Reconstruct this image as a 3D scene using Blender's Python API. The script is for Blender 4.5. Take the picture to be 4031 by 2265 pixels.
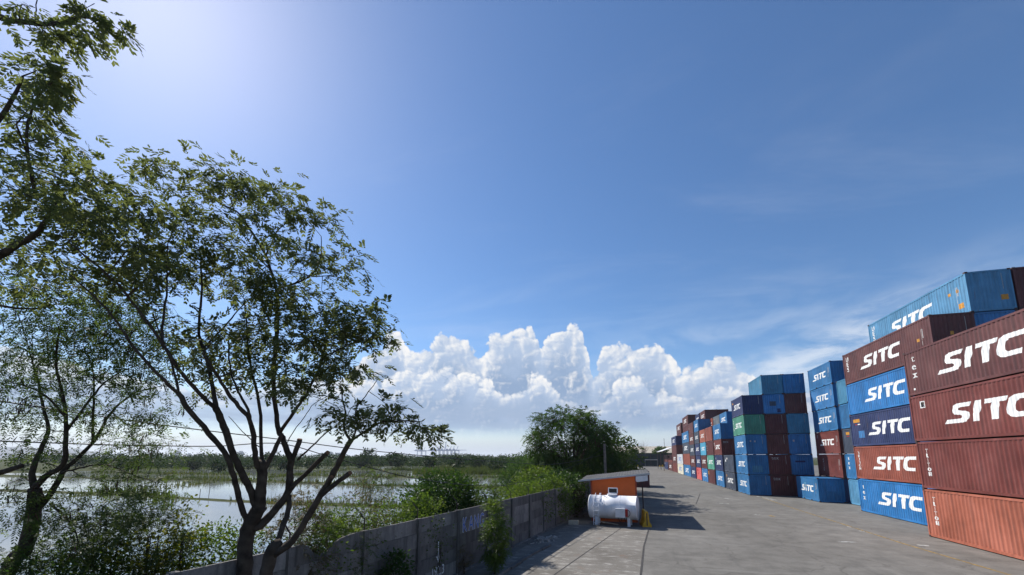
import bpy, bmesh, math, random
import numpy as np
from mathutils import Vector, Matrix, noise as mnoise
from mathutils.geometry import tessellate_polygon

for o in list(bpy.data.objects): bpy.data.objects.remove(o)
scene = bpy.context.scene
COL = scene.collection
R = math.radians

# ------------------------------------------------------------------ camera
F_PX, CX, CY, PITCH, YAW, CAM_H = 1650.0, 2015.5, 1543.46, 0.1546, 0.2685, 4.8255
cam_d = bpy.data.cameras.new('camera'); cam = bpy.data.objects.new('camera', cam_d); COL.objects.link(cam)
cam.location = (0, 0, CAM_H); cam.rotation_euler = (math.pi/2 + PITCH, 0, YAW)
cam_d.sensor_width = 36; cam_d.lens = F_PX/4031*36
cam_d.shift_y = (CY - 1132.5)/4031
cam_d.clip_start = 0.1; cam_d.clip_end = 60000
scene.camera = cam

# ------------------------------------------------------------------ world and sun
SUN = Vector((-1.0573, 0.5711, 1.1609)).normalized()
SUN_EL = math.asin(SUN.z); SUN_AZ = math.atan2(SUN.x, SUN.y)      # azimuth from +Y towards +X
world = bpy.data.worlds.new('World'); scene.world = world; world.use_nodes = True
world.cycles.sampling_method = 'MANUAL'; world.cycles.sample_map_resolution = 256
wn = world.node_tree.nodes; wl = world.node_tree.links; wn.clear()
w_out = wn.new('ShaderNodeOutputWorld'); w_bg = wn.new('ShaderNodeBackground')
sky = wn.new('ShaderNodeTexSky'); sky.sky_type = 'NISHITA'; sky.sun_disc = False
sky.sun_elevation = SUN_EL; sky.sun_rotation = SUN_AZ
sky.altitude = 0; sky.air_density = 1.0; sky.dust_density = 0.35; sky.ozone_density = 4.0
w_bg.inputs['Strength'].default_value = 0.100
hsv = wn.new('ShaderNodeHueSaturation'); hsv.inputs['Saturation'].default_value = 1.20
tint = wn.new('ShaderNodeMix'); tint.data_type = 'RGBA'; tint.blend_type = 'MULTIPLY'; tint.inputs[0].default_value = 1.0; tint.inputs[7].default_value = (1.02, 1.02, 1.05, 1)
wl.new(sky.outputs[0], tint.inputs[6]); wl.new(tint.outputs[2], hsv.inputs['Color'])
# clouds of the sky dome: a bank of cumulus towers round the horizon and thin cirrus above
def wN(t, **kw):
    n = wn.new(t)
    for k, v in kw.items(): setattr(n, k, v)
    return n
def wm(op, a, b=None, c=None):
    n = wN('ShaderNodeMath', operation=op)
    for i, q in enumerate((a, b, c)):
        if q is None: continue
        if isinstance(q, (int, float)): n.inputs[i].default_value = q
        else: wl.new(q, n.inputs[i])
    return n.outputs[0]
def wstep(x, a, b, lo=0.0, hi=1.0):
    n = wN('ShaderNodeMapRange', interpolation_type='SMOOTHSTEP'); n.clamp = True
    for i, q in enumerate((x, a, b, lo, hi)):
        if isinstance(q, (int, float)): n.inputs[i].default_value = q
        else: wl.new(q, n.inputs[i])
    return n.outputs[0]
def wcurve(x, pts):
    n = wN('ShaderNodeFloatCurve'); c = n.mapping.curves[0]
    while len(c.points) > 2: c.points.remove(c.points[1])
    c.points[0].location = pts[0]; c.points[-1].location = pts[-1]
    for p in pts[1:-1]: c.points.new(*p)
    for p in c.points: p.handle_type = 'AUTO_CLAMPED'
    n.mapping.update(); wl.new(x, n.inputs['Value']); return n.outputs[0]
def wvec(x, y, z=0.0):
    n = wN('ShaderNodeCombineXYZ')
    for i, q in enumerate((x, y, z)):
        if isinstance(q, (int, float)): n.inputs[i].default_value = q
        else: wl.new(q, n.inputs[i])
    return n.outputs[0]
def wnoise(v, scale, detail=5, rough=.55, dist=0.0):
    n = wN('ShaderNodeTexNoise'); n.inputs['Scale'].default_value = scale; n.inputs['Detail'].default_value = detail; n.inputs['Roughness'].default_value = rough; n.inputs['Distortion'].default_value = dist
    wl.new(v, n.inputs['Vector']); return n.outputs['Fac']
def wmix(f, a, b):
    n = wN('ShaderNodeMix', data_type='RGBA')
    for i, q in ((0, f), (6, a), (7, b)):
        if isinstance(q, (int, float)): n.inputs[i].default_value = q
        elif isinstance(q, tuple): n.inputs[i].default_value = (*q, 1)
        else: wl.new(q, n.inputs[i])
    return n.outputs[2]
geo = wN('ShaderNodeTexCoord'); sep = wN('ShaderNodeSeparateXYZ'); wl.new(geo.outputs['Generated'], sep.inputs[0])
dx, dy, dz = sep.outputs
AZ = wm('MULTIPLY', wm('ARCTAN2', dx, dy), 57.29578)
EL = wm('MULTIPLY', wm('ARCSINE', dz), 57.29578)
def puffs(az, el, off, scale):                               # billowing height field, three sizes of puffs
    v0 = wvec(wm('ADD', az, off*31.0), wm('MULTIPLY', el, 1.12))
    n1 = wN('ShaderNodeTexNoise', noise_dimensions='2D'); n1.inputs['Scale'].default_value = 0.42*scale; n1.inputs['Detail'].default_value = 3; wl.new(v0, n1.inputs['Vector'])
    wv = wN('ShaderNodeVectorMath', operation='MULTIPLY_ADD'); wl.new(n1.outputs['Color'], wv.inputs[0]); wv.inputs[1].default_value = (1.7/scale, 1.7/scale, 0); wl.new(v0, wv.inputs[2])
    out = None
    for sc_, w_ in ((.30, .60), (.78, .27), (1.9, .13)):
        vo = wN('ShaderNodeTexVoronoi', feature='F1', voronoi_dimensions='2D'); vo.inputs['Scale'].default_value = sc_*scale; vo.inputs['Detail'].default_value = 0.0
        wl.new(wv.outputs[0], vo.inputs['Vector'])
        t = wm('MULTIPLY', wm('SUBTRACT', 1.0, wm('MULTIPLY', vo.outputs['Distance'], vo.outputs['Distance'])), w_)
        out = t if out is None else wm('ADD', out, t)
    return out
W_LIT, W_SHADE, W_DEEP = (7.7, 7.65, 7.6), (3.55, 4.5, 6.1), (2.2, 3.15, 4.8)  # sunlit, shaded and deep cloud tones painted into the sky colour
def layer(col, pts, off, amp, scale, thick, soft, lit_k=1.0, base=(2.2, 6.0), opac=1.0, shade=W_SHADE, deep=W_DEEP):
    """pts = (azimuth, elevation) of the cloud tops; sunlit and shaded tones are painted in, brighter towards the upper left"""
    u = wm('DIVIDE', wm('ADD', AZ, 180.0), 360.0)
    P = [((a+180)/360, e/25) for a, e in pts]; P = [(0.0, .30), (.12, .34), (.22, .28), (.30, .38), (.36, .30)] + P + [(.60, .26), (.68, .34), (.78, .26), (.88, .36), (1.0, .30)]
    E = wm('MULTIPLY', wcurve(u, P), 25.0)
    h0 = puffs(AZ, EL, off, scale); d_ = 0.55/scale
    h1 = puffs(wm('SUBTRACT', AZ, .82*d_), wm('ADD', EL, .57*d_), off, scale)
    big = wnoise(wvec(AZ, wm('MULTIPLY', EL, 1.3), off), .22*scale, 2, .5)
    edge = wm('ADD', wm('SUBTRACT', E, EL), wm('MULTIPLY', wm('SUBTRACT', h0, .80), amp))
    mask = wm('MULTIPLY', wstep(edge, -.12, soft*1.5), opac)
    mask = wm('MULTIPLY', mask, wm('MULTIPLY', wstep(EL, base[0], base[1]), wstep(AZ, -46.0, -34.0, .55, 1.0)))
    slope = wm('SUBTRACT', h0, h1)
    rim = wm('SUBTRACT', 1.0, wstep(edge, .1, thick))                # 1 at the rim, 0 deep inside
    lit = wm('ADD', wm('MULTIPLY', slope, 2.3), wm('MULTIPLY', rim, .58))
    lit = wm('ADD', lit, wm('MULTIPLY', wm('SUBTRACT', big, .52), 1.5))
    lit = wm('ADD', lit, wm('MULTIPLY', wm('SUBTRACT', h0, .82), .9))
    lit = wstep(lit, -.18, 1.10/lit_k)
    body = wmix(wstep(edge, thick*.45, thick*1.7), shade, deep)
    c = wmix(lit, body, W_LIT)
    return wmix(mask, col, c)
TOPS = [(-45,9),(-37.78,9.5),(-36.0,12.7),(-34.4,13.8),(-33.2,15.5),(-31.7,16.4),(-30.6,15.7),(-29.5,13.7),(-28.4,13.5),(-27.1,14.1),(-26.3,15.6),(-24.2,16.9),(-22.5,16.5),(-21.1,15.4),(-20.3,13.8),(-19.6,15.7),(-18.0,16.5),(-14.7,17.0),(-12.4,17.5),(-11.3,16.4),(-10.7,13.2),(-10.1,16.6),(-9.0,17.6),(-7.4,17.8),(-6.0,17.0),(-4.7,14.8),(-4.1,11.4),(-3.5,11.6),(-3.0,14.0),(-1.5,14.6),(1.6,14.7),(3.6,14.5),(5.1,13.7),(6.2,12.2),(6.6,10.0),(7.1,11.2),(8.8,11.9),(11.1,12.0),(13.3,11.6),(14.7,10.6),(16.0,8.6),(20.9,7.0)]
LOWS = [(-45,8),(-37.8,9.4),(-34.4,10.0),(-31,11.2),(-28.9,11.9),(-26.2,11.3),(-24.1,12.1),(-22.4,11.6),(-20.2,10.8),(-17.5,10.2),(-16.3,8.2),(-13.6,9.6),(-12.2,11.3),(-10.8,10.9),(-9.2,8.6),(-7.1,7.2),(-4.4,6.8),(-1.7,9.4),(.4,10.4),(2.4,9.9),(3.9,9.2),(6.2,7.6),(8.1,7.2),(10.9,8.6),(13.1,8.2),(15.1,7.0),(18.9,6.0)]
pv = wvec(wm('DIVIDE', dx, wm('MAXIMUM', dz, .04)), wm('DIVIDE', dy, wm('MAXIMUM', dz, .04)))
cmp_ = wN('ShaderNodeMapping'); cmp_.inputs['Scale'].default_value = (0.50, 1.5, 1); cmp_.inputs['Rotation'].default_value = (0, 0, 0.35); wl.new(pv, cmp_.inputs[0])
cirrus = wm('ADD', wm('MULTIPLY', wstep(wnoise(cmp_.outputs[0], 0.8, 6, .62, .6), .48, .85), .14), .03)
skyc = wmix(cirrus, hsv.outputs[0], (8.0, 8.3, 8.6))
# veil of thin cloud over the lower sky
veil = wm('MULTIPLY', wstep(wnoise(wvec(wm('MULTIPLY', AZ, .10), wm('MULTIPLY', EL, .28), 3.0), 1.0, 4, .6, .4), .38, .70), wm('MULTIPLY', wstep(EL, 22.0, 6.0), .55))
veil = wm('MULTIPLY', veil, wstep(AZ, -6.0, 12.0, .35, 1.0))
skyc = wmix(veil, skyc, (6.6, 7.1, 7.8))
skyc = layer(skyc, TOPS, 0.0, 4.2, 1.0, 4.2, .30)
skyc = layer(skyc, LOWS, 7.3, 3.6, 1.2, 3.2, .35)
# torn plume of thin cloud beside the towers, and fainter ones elsewhere round the dome
plume = wm('MULTIPLY', wm('MULTIPLY', wstep(wm('ABSOLUTE', wm('SUBTRACT', EL, wm('ADD', 8.5, wm('MULTIPLY', wm('SUBTRACT', AZ, 15.0), .34)))), 5.0, .2), wstep(wm('ABSOLUTE', wm('SUBTRACT', AZ, 23.0)), 15.0, 3.0)), wstep(wnoise(wvec(wm('ADD', wm('MULTIPLY', AZ, .16), wm('MULTIPLY', EL, -.10)), wm('MULTIPLY', EL, .5), 5.0), 1.0, 6, .62, .5), .36, .66))
skyc = wmix(wm('MULTIPLY', plume, .55), skyc, (7.4, 7.7, 8.1))
# grey-blue flat bases and the pale band of haze above the horizon
strat = wm('MULTIPLY', wstep(wnoise(wvec(wm('MULTIPLY', AZ, .055), wm('MULTIPLY', EL, .42), 11.0), 1.0, 4, .55, .3), .34, .62), wm('MULTIPLY', wstep(EL, 2.2, 4.4), wstep(EL, 9.2, 6.0)))
skyc = wmix(wm('MULTIPLY', strat, .95), skyc, (2.75, 3.65, 5.2))
skyc = wmix(wm('MULTIPLY', wstep(EL, 4.2, .8), .86), skyc, (4.7, 5.35, 6.2))
wl.new(skyc, w_bg.inputs['Color']); wl.new(w_bg.outputs[0], w_out.inputs['Surface'])

sun_d = bpy.data.lights.new('sun', 'SUN'); sun = bpy.data.objects.new('sun', sun_d); COL.objects.link(sun)
sun_d.energy = 5.0; sun_d.angle = R(0.53); sun_d.color = (1.0, 0.95, 0.88)
sun.rotation_euler = (-SUN).to_track_quat('-Z', 'Y').to_euler(); sun.location = (-60, 40, 70)

vs = scene.view_settings
vs.view_transform = 'Standard'; vs.look = 'None'; vs.gamma = 1.0; vs.exposure = 0.32; vs.use_curve_mapping = False

# ------------------------------------------------------------------ helpers: picture geometry used to survey the place
cp, sp, cy_, sy_ = math.cos(PITCH), math.sin(PITCH), math.cos(YAW), math.sin(YAW)
AXR = Vector((cy_, sy_, 0)); AXF = Vector((-sy_*cp, cy_*cp, sp)); AXU = Vector((sy_*sp, -cy_*sp, cp))
EYE = Vector((0, 0, CAM_H))
def ray(x, y): return AXF + AXR*((x-CX)/F_PX) + AXU*((CY-y)/F_PX)
def at(x, y, D): return EYE + ray(x, y)*D                  # surveyed point at a given distance
def gnd(x, y, z=0.0):
    d = ray(x, y); return EYE + d*((z-CAM_H)/d.z)

# ------------------------------------------------------------------ helpers: objects
def link(name, me, parent=None, mats=None):
    o = bpy.data.objects.new(name, me); COL.objects.link(o)
    if parent is not None: o.parent = parent
    if mats is not None and me is not None:
        me.materials.clear()
        for m in (mats if isinstance(mats, (list, tuple)) else [mats]): me.materials.append(m)
    return o
def tag(o, label=None, cat=None, group=None, kind=None):
    if label: o['label'] = label
    if cat: o['category'] = cat
    if group: o['group'] = group
    if kind: o['kind'] = kind
    return o
def empty(name, loc=(0, 0, 0), rz=0.0):
    o = bpy.data.objects.new(name, None); COL.objects.link(o); o.location = loc; o.rotation_euler = (0, 0, rz)
    o.empty_display_size = 0.3
    return o
def mesh_pd(name, v, f, smooth=False):
    me = bpy.data.meshes.new(name); me.from_pydata([tuple(p) for p in v], [], f)
    if smooth: me.polygons.foreach_set('use_smooth', [True]*len(me.polygons))
    me.update(); return me
def mesh_np(name, v, quads, smooth=False):
    v = np.asarray(v, np.float32); quads = np.asarray(quads, np.int32); n = len(quads); k = quads.shape[1]
    me = bpy.data.meshes.new(name)
    me.vertices.add(len(v)); me.vertices.foreach_set('co', v.ravel())
    me.loops.add(n*k); me.loops.foreach_set('vertex_index', quads.ravel())
    me.polygons.add(n); me.polygons.foreach_set('loop_start', np.arange(0, n*k, k, dtype=np.int32))
    if smooth: me.polygons.foreach_set('use_smooth', np.ones(n, bool))
    me.update(calc_edges=True); me.validate(); return me
class MB:                                                    # small mesh collector
    def __init__(s): s.v = []; s.f = []
    def poly(s, pts):
        b = len(s.v); s.v += [tuple(p) for p in pts]; s.f.append(list(range(b, b+len(pts))))
    def box(s, a, b):
        (x0, y0, z0), (x1, y1, z1) = a, b; k = len(s.v)
        s.v += [(x0,y0,z0),(x1,y0,z0),(x1,y1,z0),(x0,y1,z0),(x0,y0,z1),(x1,y0,z1),(x1,y1,z1),(x0,y1,z1)]
        s.f += [[k+i for i in q] for q in ((0,3,2,1),(4,5,6,7),(0,1,5,4),(1,2,6,5),(2,3,7,6),(3,0,4,7))]
        return s
    def obox(s, c, ax, ay, az):                              # oriented box: centre and three half vectors
        c, ax, ay, az = map(Vector, (c, ax, ay, az)); k = len(s.v)
        for sz in (-1, 1):
            for sx, sy in ((-1,-1),(1,-1),(1,1),(-1,1)): s.v.append(tuple(c + ax*sx + ay*sy + az*sz))
        s.f += [[k+i for i in q] for q in ((0,3,2,1),(4,5,6,7),(0,1,5,4),(1,2,6,5),(2,3,7,6),(3,0,4,7))]
        return s
    def tube(s, pts, rad, n=8, cap=True):
        pts = [Vector(p) for p in pts]
        if not isinstance(rad, (list, tuple)): rad = [rad]*len(pts)
        base = len(s.v); up = Vector((0.13, 0.31, 0.94)).normalized(); prev = None
        for i, p in enumerate(pts):
            t = (pts[min(i+1, len(pts)-1)] - pts[max(i-1, 0)]).normalized()
            a = (prev - t*prev.dot(t)) if prev is not None else (up - t*up.dot(t))
            if a.length < 1e-4: a = t.orthogonal()
            a.normalize(); prev = a; b = t.cross(a)
            for k in range(n):
                an = 2*math.pi*k/n; s.v.append(tuple(p + (a*math.cos(an) + b*math.sin(an))*rad[i]))
        for i in range(len(pts)-1):
            for k in range(n):
                q = base+i*n; s.f.append([q+k, q+(k+1) % n, q+n+(k+1) % n, q+n+k])
        if cap:
            s.f.append([base+k for k in range(n)][::-1]); s.f.append([base+(len(pts)-1)*n+k for k in range(n)])
        return s
    def build(s, name, m, parent=None, smooth=False):
        return link(name, mesh_pd(name, s.v, s.f, smooth), parent, m)

# ------------------------------------------------------------------ helpers: materials
def nodes(name):
    m = bpy.data.materials.new(name); m.use_nodes = True; nt = m.node_tree
    return m, nt, nt.nodes['Principled BSDF'], nt.links
def n_(nt, t, **kw):
    n = nt.nodes.new(t)
    for k, v in kw.items(): setattr(n, k, v)
    return n
def noise(nt, vec, scale, detail=4, rough=0.55):
    n = n_(nt, 'ShaderNodeTexNoise'); n.inputs['Scale'].default_value = scale
    n.inputs['Detail'].default_value = detail; n.inputs['Roughness'].default_value = rough
    if vec is not None: nt.links.new(vec, n.inputs['Vector'])
    return n.outputs['Fac']
def ramp(nt, fac, stops):
    r = n_(nt, 'ShaderNodeValToRGB'); e = r.color_ramp.elements
    while len(e) > 1: e.remove(e[-1])
    e[0].position = stops[0][0]; c = stops[0][1]; e[0].color = (c, c, c, 1) if isinstance(c, (int, float)) else (*c, 1)
    for p, c in stops[1:]:
        x = e.new(p); x.color = (c, c, c, 1) if isinstance(c, (int, float)) else (*c, 1)
    nt.links.new(fac, r.inputs['Fac']); return r.outputs['Color']
def mix(nt, fac, a, b, mode='MIX'):
    m = n_(nt, 'ShaderNodeMix', data_type='RGBA', blend_type=mode); m.clamp_result = False
    for sock, val in ((m.inputs[0], fac), (m.inputs[6], a), (m.inputs[7], b)):
        if hasattr(val, 'is_output'): nt.links.new(val, sock)
        elif isinstance(val, (int, float)): sock.default_value = val
        else: sock.default_value = (*val, 1)
    return m.outputs[2]
def coords(nt, scale=(1, 1, 1), rand=0.0, space='Object'):
    tc = n_(nt, 'ShaderNodeTexCoord'); mp = n_(nt, 'ShaderNodeMapping'); mp.inputs['Scale'].default_value = scale
    v = tc.outputs[space]
    if rand:
        oi = n_(nt, 'ShaderNodeObjectInfo'); mu = n_(nt, 'ShaderNodeMath', operation='MULTIPLY'); mu.inputs[1].default_value = rand
        nt.links.new(oi.outputs['Random'], mu.inputs[0])
        ad = n_(nt, 'ShaderNodeVectorMath', operation='ADD'); nt.links.new(v, ad.inputs[0]); nt.links.new(mu.outputs[0], ad.inputs[1]); v = ad.outputs[0]
    nt.links.new(v, mp.inputs['Vector']); return mp.outputs['Vector']
def bump(nt, bsdf, h, strength=0.3, dist=0.02):
    b = n_(nt, 'ShaderNodeBump'); b.inputs['Strength'].default_value = strength; b.inputs['Distance'].default_value = dist
    nt.links.new(h, b.inputs['Height']); nt.links.new(b.outputs[0], bsdf.inputs['Normal'])
def plain(name, col, rough=0.6, metal=0.0, var=0.25, scale=2.0, rand=0.0, spec=0.4):
    m, nt, b, l = nodes(name)
    v = coords(nt, rand=rand)
    f = noise(nt, v, scale, 5)
    d = tuple(c*(1-var) for c in col); u = tuple(min(1, c*(1+var)) for c in col)
    l.new(ramp(nt, f, [(0.3, d), (0.7, u)]), b.inputs['Base Color'])
    b.inputs['Roughness'].default_value = rough; b.inputs['Metallic'].default_value = metal
    b.inputs['Specular IOR Level'].default_value = spec
    return m
def paint(name, col, wear=0.5):                              # weathered container paint
    m, nt, b, l = nodes(name)
    v = coords(nt, rand=37.0)
    big = noise(nt, v, 0.55, 4, 0.6)
    fade = tuple(min(1, c*1.22 + 0.016) for c in col); deep = tuple(c*0.72 for c in col)
    c0 = ramp(nt, big, [(0.3, deep), (0.5, col), (0.75, fade)])
    st = noise(nt, coords(nt, (5.5, 5.5, 0.35), 53.0), 1.0, 5, 0.65)      # rain streaks
    c1 = mix(nt, ramp(nt, st, [(0.46, 0.0), (0.68, 0.58*wear)]), c0, tuple(0.45*c + 0.02 for c in col))
    c1 = mix(nt, ramp(nt, noise(nt, coords(nt, (7, 7, 0.5), 91.0), 1.0, 4, 0.6), [(0.62, 0.0), (0.8, 0.25*wear)]), c1, tuple(min(1, 0.75*c + 0.12) for c in col))
    ru = noise(nt, v, 4.5, 8, 0.7)
    c2 = mix(nt, ramp(nt, ru, [(0.66, 0.0), (0.74, 0.75*wear)]), c1, (0.09, 0.042, 0.024))
    l.new(c2, b.inputs['Base Color'])
    l.new(ramp(nt, big, [(0.3, 0.42), (0.7, 0.62)]), b.inputs['Roughness'])
    b.inputs['Specular IOR Level'].default_value = 0.35
    c3 = mix(nt, ramp(nt, noise(nt, coords(nt, (9, 9, 0.7), 17.0), 1.0, 5, 0.7), [(0.60, 0.0), (0.72, 0.55*wear)]), c2, (0.13, 0.062, 0.036))
    l.new(c3, b.inputs['Base Color'])
    bump(nt, b, noise(nt, v, 1.1, 3), 0.6, 0.06)
    return m
def leaf_mat(name, a, b2, c, trans=0.45, scale=1.5):
    m, nt, b, l = nodes(name); nt.nodes.remove(b)
    out = nt.nodes['Material Output']; v = coords(nt)
    f = noise(nt, v, scale, 3); f2 = noise(nt, v, scale*14, 2)
    col = ramp(nt, f, [(0.3, a), (0.5, b2), (0.72, c)])
    col = mix(nt, ramp(nt, f2, [(0.35, 0.0), (0.65, 0.5)]), col, tuple(0.55*x for x in b2))
    d = n_(nt, 'ShaderNodeBsdfDiffuse'); t = n_(nt, 'ShaderNodeBsdfTranslucent'); mx = n_(nt, 'ShaderNodeMixShader')
    g = n_(nt, 'ShaderNodeBsdfGlossy'); g.inputs['Roughness'].default_value = 0.42; mg = n_(nt, 'ShaderNodeMixShader'); mg.inputs[0].default_value = 0.018
    l.new(col, d.inputs['Color'])
    l.new(mix(nt, 1.0, col, (1.2, 1.25, 0.65), 'MULTIPLY'), t.inputs['Color'])
    mx.inputs[0].default_value = trans
    l.new(d.outputs[0], mx.inputs[1]); l.new(t.outputs[0], mx.inputs[2])
    l.new(mx.outputs[0], mg.inputs[1]); l.new(g.outputs[0], mg.inputs[2]); l.new(mg.outputs[0], out.inputs['Surface'])
    return m

# ---- palette
def mat_asphalt():
    m, nt, b, l = nodes('asphalt'); v = coords(nt)
    big = noise(nt, v, 0.10, 5, 0.6); mid = noise(nt, v, 0.9, 6, 0.65); fine = noise(nt, v, 14.0, 4, 0.7)
    c = ramp(nt, big, [(0.3, (0.128, 0.121, 0.108)), (0.5, (0.162, 0.154, 0.139)), (0.7, (0.196, 0.187, 0.170))])
    c = mix(nt, 0.55, c, ramp(nt, mid, [(0.3, 0.55), (0.52, 1.0), (0.75, 1.40)]), 'MULTIPLY')
    c = mix(nt, 0.35, c, ramp(nt, fine, [(0.25, 0.5), (0.75, 1.5)]), 'MULTIPLY')
    st = noise(nt, coords(nt, (0.10, 0.75, 1)), 1.0, 5, 0.65)                     # scuffs across the lane
    c = mix(nt, ramp(nt, st, [(0.60, 0.0), (0.70, 0.38)]), c, (0.27, 0.26, 0.24))
    st2 = noise(nt, coords(nt, (0.9, 0.07, 1)), 1.0, 5, 0.7)                      # tyre tracks along it
    c = mix(nt, ramp(nt, st2, [(0.54, 0.0), (0.72, 0.45)]), c, (0.09, 0.087, 0.082))
    pa = noise(nt, coords(nt, (0.55, 1.6, 1)), 0.55, 6, 0.72)
    c = mix(nt, ramp(nt, pa, [(0.68, 0.0), (0.73, 0.7)]), c, (0.34, 0.33, 0.30))
    oil = noise(nt, v, 0.42, 5, 0.6)
    c = mix(nt, ramp(nt, oil, [(0.24, 0.55), (0.33, 0.0)]), c, (0.055, 0.052, 0.048))
    cr = n_(nt, 'ShaderNodeTexVoronoi', feature='DISTANCE_TO_EDGE'); cr.inputs['Scale'].default_value = 0.22
    wv = n_(nt, 'ShaderNodeVectorMath', operation='MULTIPLY_ADD'); nz = n_(nt, 'ShaderNodeTexNoise'); nz.inputs['Scale'].default_value = 0.8; nz.inputs['Detail'].default_value = 5; l.new(v, nz.inputs['Vector'])
    l.new(nz.outputs['Color'], wv.inputs[0]); wv.inputs[1].default_value = (1.6, 1.6, 0); l.new(v, wv.inputs[2]); l.new(wv.outputs[0], cr.inputs['Vector'])
    c = mix(nt, ramp(nt, cr.outputs['Distance'], [(0.0, 0.5), (0.010, 0.0)]), c, (0.075, 0.07, 0.063))
    l.new(c, b.inputs['Base Color']); b.inputs['Roughness'].default_value = 0.9; b.inputs['Specular IOR Level'].default_value = 0.15
    bump(nt, b, fine, 0.5, 0.012); return m
def mat_slab():
    m, nt, b, l = nodes('worn_concrete'); v = coords(nt)
    big = noise(nt, v, 0.25, 5, 0.6); mid = noise(nt, coords(nt, (0.8, 1.7, 1)), 1.5, 8, 0.75); fine = noise(nt, v, 18.0, 4, 0.7)
    c = ramp(nt, big, [(0.3, (0.125, 0.114, 0.099)), (0.5, (0.168, 0.156, 0.137)), (0.7, (0.21, 0.197, 0.177))])
    c = mix(nt, ramp(nt, mid, [(0.52, 0.0), (0.60, 0.5), (0.68, 0.85)]), c, (0.37, 0.355, 0.325))
    c = mix(nt, ramp(nt, mid, [(0.28, 0.7), (0.40, 0.0)]), c, (0.085, 0.072, 0.06))
    c = mix(nt, ramp(nt, noise(nt, v, 0.7, 5, 0.7), [(0.60, 0.0), (0.72, 0.55)]), c, (0.19, 0.115, 0.075))
    c = mix(nt, 0.4, c, ramp(nt, fine, [(0.25, 0.45), (0.75, 1.55)]), 'MULTIPLY')
    l.new(c, b.inputs['Base Color']); b.inputs['Roughness'].default_value = 0.92; b.inputs['Specular IOR Level'].default_value = 0.15
    bump(nt, b, mid, 0.5, 0.03); return m
def mat_wall():
    m, nt, b, l = nodes('stained_concrete'); v = coords(nt, rand=23.0)
    big = noise(nt, v, 0.8, 5, 0.65); st = noise(nt, coords(nt, (4.0, 4.0, 0.5), 31.0), 1.0, 6, 0.7); fine = noise(nt, v, 22.0, 3, 0.7)
    c = ramp(nt, big, [(0.28, (0.10, 0.092, 0.085)), (0.5, (0.17, 0.158, 0.147)), (0.72, (0.25, 0.235, 0.22))])
    c = mix(nt, ramp(nt, st, [(0.48, 0.0), (0.68, 0.75)]), c, (0.062, 0.058, 0.055))
    c = mix(nt, 0.3, c, ramp(nt, fine, [(0.25, 0.5), (0.75, 1.5)]), 'MULTIPLY')
    oi = n_(nt, 'ShaderNodeObjectInfo'); c = mix(nt, 1.0, c, ramp(nt, oi.outputs['Random'], [(0.0, 0.62), (1.0, 1.2)]), 'MULTIPLY')
    l.new(c, b.inputs['Base Color']); b.inputs['Roughness'].default_value = 0.9; bump(nt, b, fine, 0.4, 0.01); return m
def mat_water():
    m, nt, b, l = nodes('water')
    b.inputs['Base Color'].default_value = (0.19, 0.20, 0.19, 1); b.inputs['Roughness'].default_value = 0.06
    b.inputs['IOR'].default_value = 1.33; b.inputs['Specular IOR Level'].default_value = 0.6
    v = coords(nt, (0.6, 1.5, 1)); h1 = noise(nt, v, 1.6, 5, 0.6); h2 = noise(nt, v, 0.18, 3, 0.6)
    h = mix(nt, ramp(nt, h2, [(0.4, 0.15), (0.62, 1.0)]), (0.5, 0.5, 0.5), h1)
    bump(nt, b, h, 0.14, 0.04); return m
def mat_earth():
    m, nt, b, l = nodes('earth'); v = coords(nt)
    c = ramp(nt, noise(nt, v, 0.5, 6, 0.65), [(0.3, (0.028, 0.034, 0.014)), (0.5, (0.052, 0.062, 0.022)), (0.7, (0.085, 0.082, 0.036))])
    l.new(c, b.inputs['Base Color']); b.inputs['Roughness'].default_value = 1.0; b.inputs['Specular IOR Level'].default_value = 0.05; return m
M = {}
M['asphalt'] = mat_asphalt(); M['slab'] = mat_slab(); M['wall'] = mat_wall(); M['water'] = mat_water(); M['earth'] = mat_earth()
PAL = dict(blue=(0.032, 0.165, 0.36), brightblue=(0.022, 0.170, 0.43), paleblue=(0.10, 0.29, 0.47), tealblue=(0.055, 0.21, 0.34), steelblue=(0.045, 0.19, 0.42),
           navy=(0.026, 0.040, 0.115), slate=(0.055, 0.070, 0.100), maroon=(0.105, 0.030, 0.030), brown=(0.118, 0.040, 0.037), red=(0.165, 0.042, 0.034),
           brick=(0.27, 0.075, 0.048), rust=(0.36, 0.112, 0.068), green=(0.075, 0.27, 0.185), mint=(0.10, 0.34, 0.24), cyan=(0.085, 0.36, 0.52), cream=(0.66, 0.62, 0.48),
           offwhite=(0.55, 0.57, 0.58), pink=(0.62, 0.13, 0.12), grey=(0.12, 0.15, 0.17), skyblue=(0.085, 0.255, 0.43))
for k, c in PAL.items(): M[k] = paint('paint_' + k, c, 0.45 if k in ('cream', 'offwhite', 'pink') else 1.0)
M['letter'] = plain('white_lettering', (0.80, 0.80, 0.77), 0.5, var=0.12, scale=3.0, rand=11)
M['letter_blue'] = plain('blue_lettering', (0.16, 0.25, 0.50), 0.5, var=0.1)
M['letter_red'] = plain('dark_red_lettering', (0.33, 0.03, 0.03), 0.5, var=0.1)
M['letter_grey'] = plain('faded_lettering', (0.42, 0.40, 0.38), 0.6, var=0.25, scale=6)
M['orange_label'] = plain('orange_label', (0.58, 0.27, 0.035), 0.5, var=0.2, scale=8)
M['casting'] = plain('casting_steel', (0.060, 0.036, 0.034), 0.7, var=0.4, scale=6)
M['dark'] = plain('near_black', (0.012, 0.012, 0.014), 0.9)  # near-black painted for fork pocket shade and one container's dark band
M['bark'] = plain('bark', (0.060, 0.048, 0.038), 0.95, var=0.5, scale=5, spec=0.1)
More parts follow.
